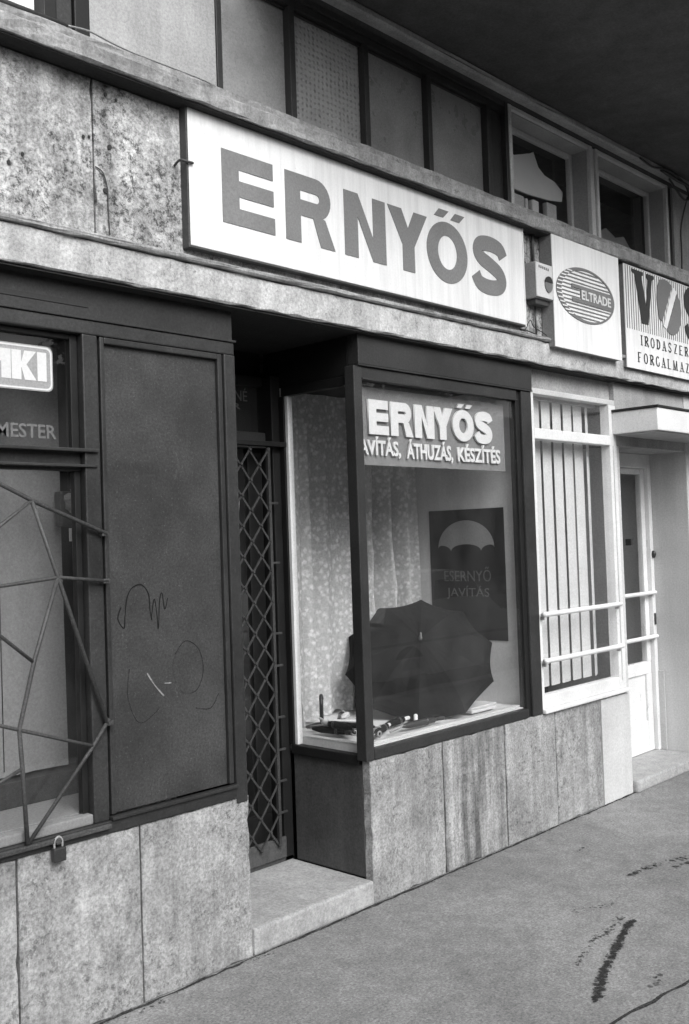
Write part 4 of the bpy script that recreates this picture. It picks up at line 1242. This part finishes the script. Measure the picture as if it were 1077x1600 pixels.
bmesh.ops.create_uvsphere(bm, u_segments=12, v_segments=8, radius=.018)
for v in bm.verts: v.co = Vector((3.285 + v.co.x * .8, .252 + v.co.y, 1.43 + v.co.z * 1.5))
done(bm, 'door_knob', 'dark_plastic', WD, None, True)
box('letter_flap', 3.272, 3.288, .252, .262, .94, 1.02, 'iron', WD, .003)
box('handle', 2.985, 3.01, .262, .305, 1.50, 1.545, 'dark_plastic', WD, .004)
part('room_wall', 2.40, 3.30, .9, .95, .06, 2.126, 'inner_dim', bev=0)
part('skirting', 3.2985, 3.3095, .22, .2615, .073, .62, 'plaster_light', bev=.002)

# ------------------------------------------------------------------ across the street (seen only as reflections in the panes)
OB = thing('opposite_building', 'plain two storey building across the street, reflected in the panes', 'building', (10, -20, 0))
box('wall', -40, 60, -26, -20, -.1, 6.1, 'dim_front', OB, 0)
box('roof', -40, 60, -26.3, -19.7, 6.11, 6.35, 'soffit', OB, .02)
for i in range(22):
    for z in (.9, 4.0):
        x = -32 + i * 4.1
        w_ = box('window', x, x + 1.5, -19.99, -19.93, z, z + 1.7, 'dark_plastic', OB, 0)
def tree(x, y, h, label):
    T = thing('street_tree', label, 'tree', (x, y, -.02), 'trees across the street')
    tube('trunk', [(x, y, -.03), (x + .05, y, 1.5), (x - .05, y + .1, h * .5), (x, y, h * .8)], .17, 'bark', T, 8, [1.1, .9, .7, .3])
    bm = bmesh.new()
    for i in range(1900):
        d = Vector((random.gauss(0, 1), random.gauss(0, 1), random.gauss(0, 1))).normalized() * random.random() ** .4
        c = Vector((x + d.x * 2.3, y + d.y * 2.3, h * .68 + d.z * h * .33))
        a = Vector((random.uniform(-1, 1), random.uniform(-1, 1), random.uniform(-1, 1))).normalized() * .13
        b = a.orthogonal().normalized() * .09
        bm.faces.new([bm.verts.new(c + p_) for p_ in (a, b, -a, -b)])
    done(bm, 'crown', 'leaf', T)
tree(8.6, -13.5, 7.0, 'leafy street tree across the road, the nearer to the barred window')
tree(17.5, -14, 7.6, 'leafy street tree across the road, farther along the street')

def car(x0, label):
    T = thing('parked_car', label, 'car', (x0 + 1.8, -4.7, -.16))
    y0, y1, zg = -5.45, -3.98, -.16
    low = [(0, .32), (.02, .62), (.12, .80), (.95, .86), (2.35, .88), (3.35, .78), (3.52, .66), (3.55, .32), (3.2, .24), (.3, .24)]
    cab = [(.30, .84), (.62, 1.30), (.80, 1.36), (1.75, 1.38), (1.95, 1.33), (2.50, .87)]
    def ext(name, prof, inset, mat, parent):
        bm = bmesh.new()
        zs = [z for _, z in prof]; lo, hi = min(zs), max(zs)
        A = [bm.verts.new((x0 + u, y0 + inset * (z - lo) / (hi - lo), zg + z)) for u, z in prof]
        B = [bm.verts.new((x0 + u, y1 - inset * (z - lo) / (hi - lo), zg + z)) for u, z in prof]
        n = len(prof)
        for i in range(n):
            bm.faces.new((A[i], A[(i + 1) % n], B[(i + 1) % n], B[i]))
        bm.faces.new(A[::-1]); bm.faces.new(B)
        bmesh.ops.recalc_face_normals(bm, faces=bm.faces)
        bmesh.ops.bevel(bm, geom=list(bm.edges), offset=.025, segments=2, affect='EDGES')
        return done(bm, name, mat, parent, None, False)
    ext('body', low, .06, 'dirty_white', T)
    cb = ext('cabin', cab, .16, 'dirty_white', T)
    for (a, b) in ((.66, 1.20), (1.27, 2.02)):
        shape('side_window', [[(x0 + a - .12, zg + .92), (x0 + b + (.22 if b > 1.5 else 0), zg + .92), (x0 + b - .06, zg + 1.27), (x0 + a + .03, zg + 1.27)]], (0, 0, 0), 'dark_plastic', cb, .02)
        w_ = bpy.data.objects[cb.children[-1].name] if cb.children else None
    for o in [c for c in cb.children if c.name.startswith('side_window')]:
        o.location.y += y1 - .085
    box('bumper', x0 + 3.5, x0 + 3.62, y0 + .05, y1 - .05, zg + .36, zg + .48, 'steel', T, .02)
    box('bumper', x0 - .06, x0 + .03, y0 + .05, y1 - .05, zg + .36, zg + .48, 'steel', T, .02)
    box('trim_strip', x0 + .1, x0 + 3.4, y1 - .012, y1 + .006, zg + .60, zg + .63, 'steel', T, .005)
    for u in (.72, 2.85):
        for yy in (y0 + .02, y1 - .17):
            wh = tube('wheel', [(x0 + u, yy, zg + .29), (x0 + u, yy + .15, zg + .29)], .29, 'rubber', T, 20)
            tube('hub_cap', [(x0 + u, yy - .012, zg + .29), (x0 + u, yy + .162, zg + .29)], .16, 'steel', wh, 16)
    for yy in (y0 + .22, y1 - .22):
        tube('headlight', [(x0 + 3.50, yy, zg + .60), (x0 + 3.565, yy, zg + .60)], .085, 'steel', T, 14)
car(4.4, 'pale small car parked at the kerb, mirrored in the show window')
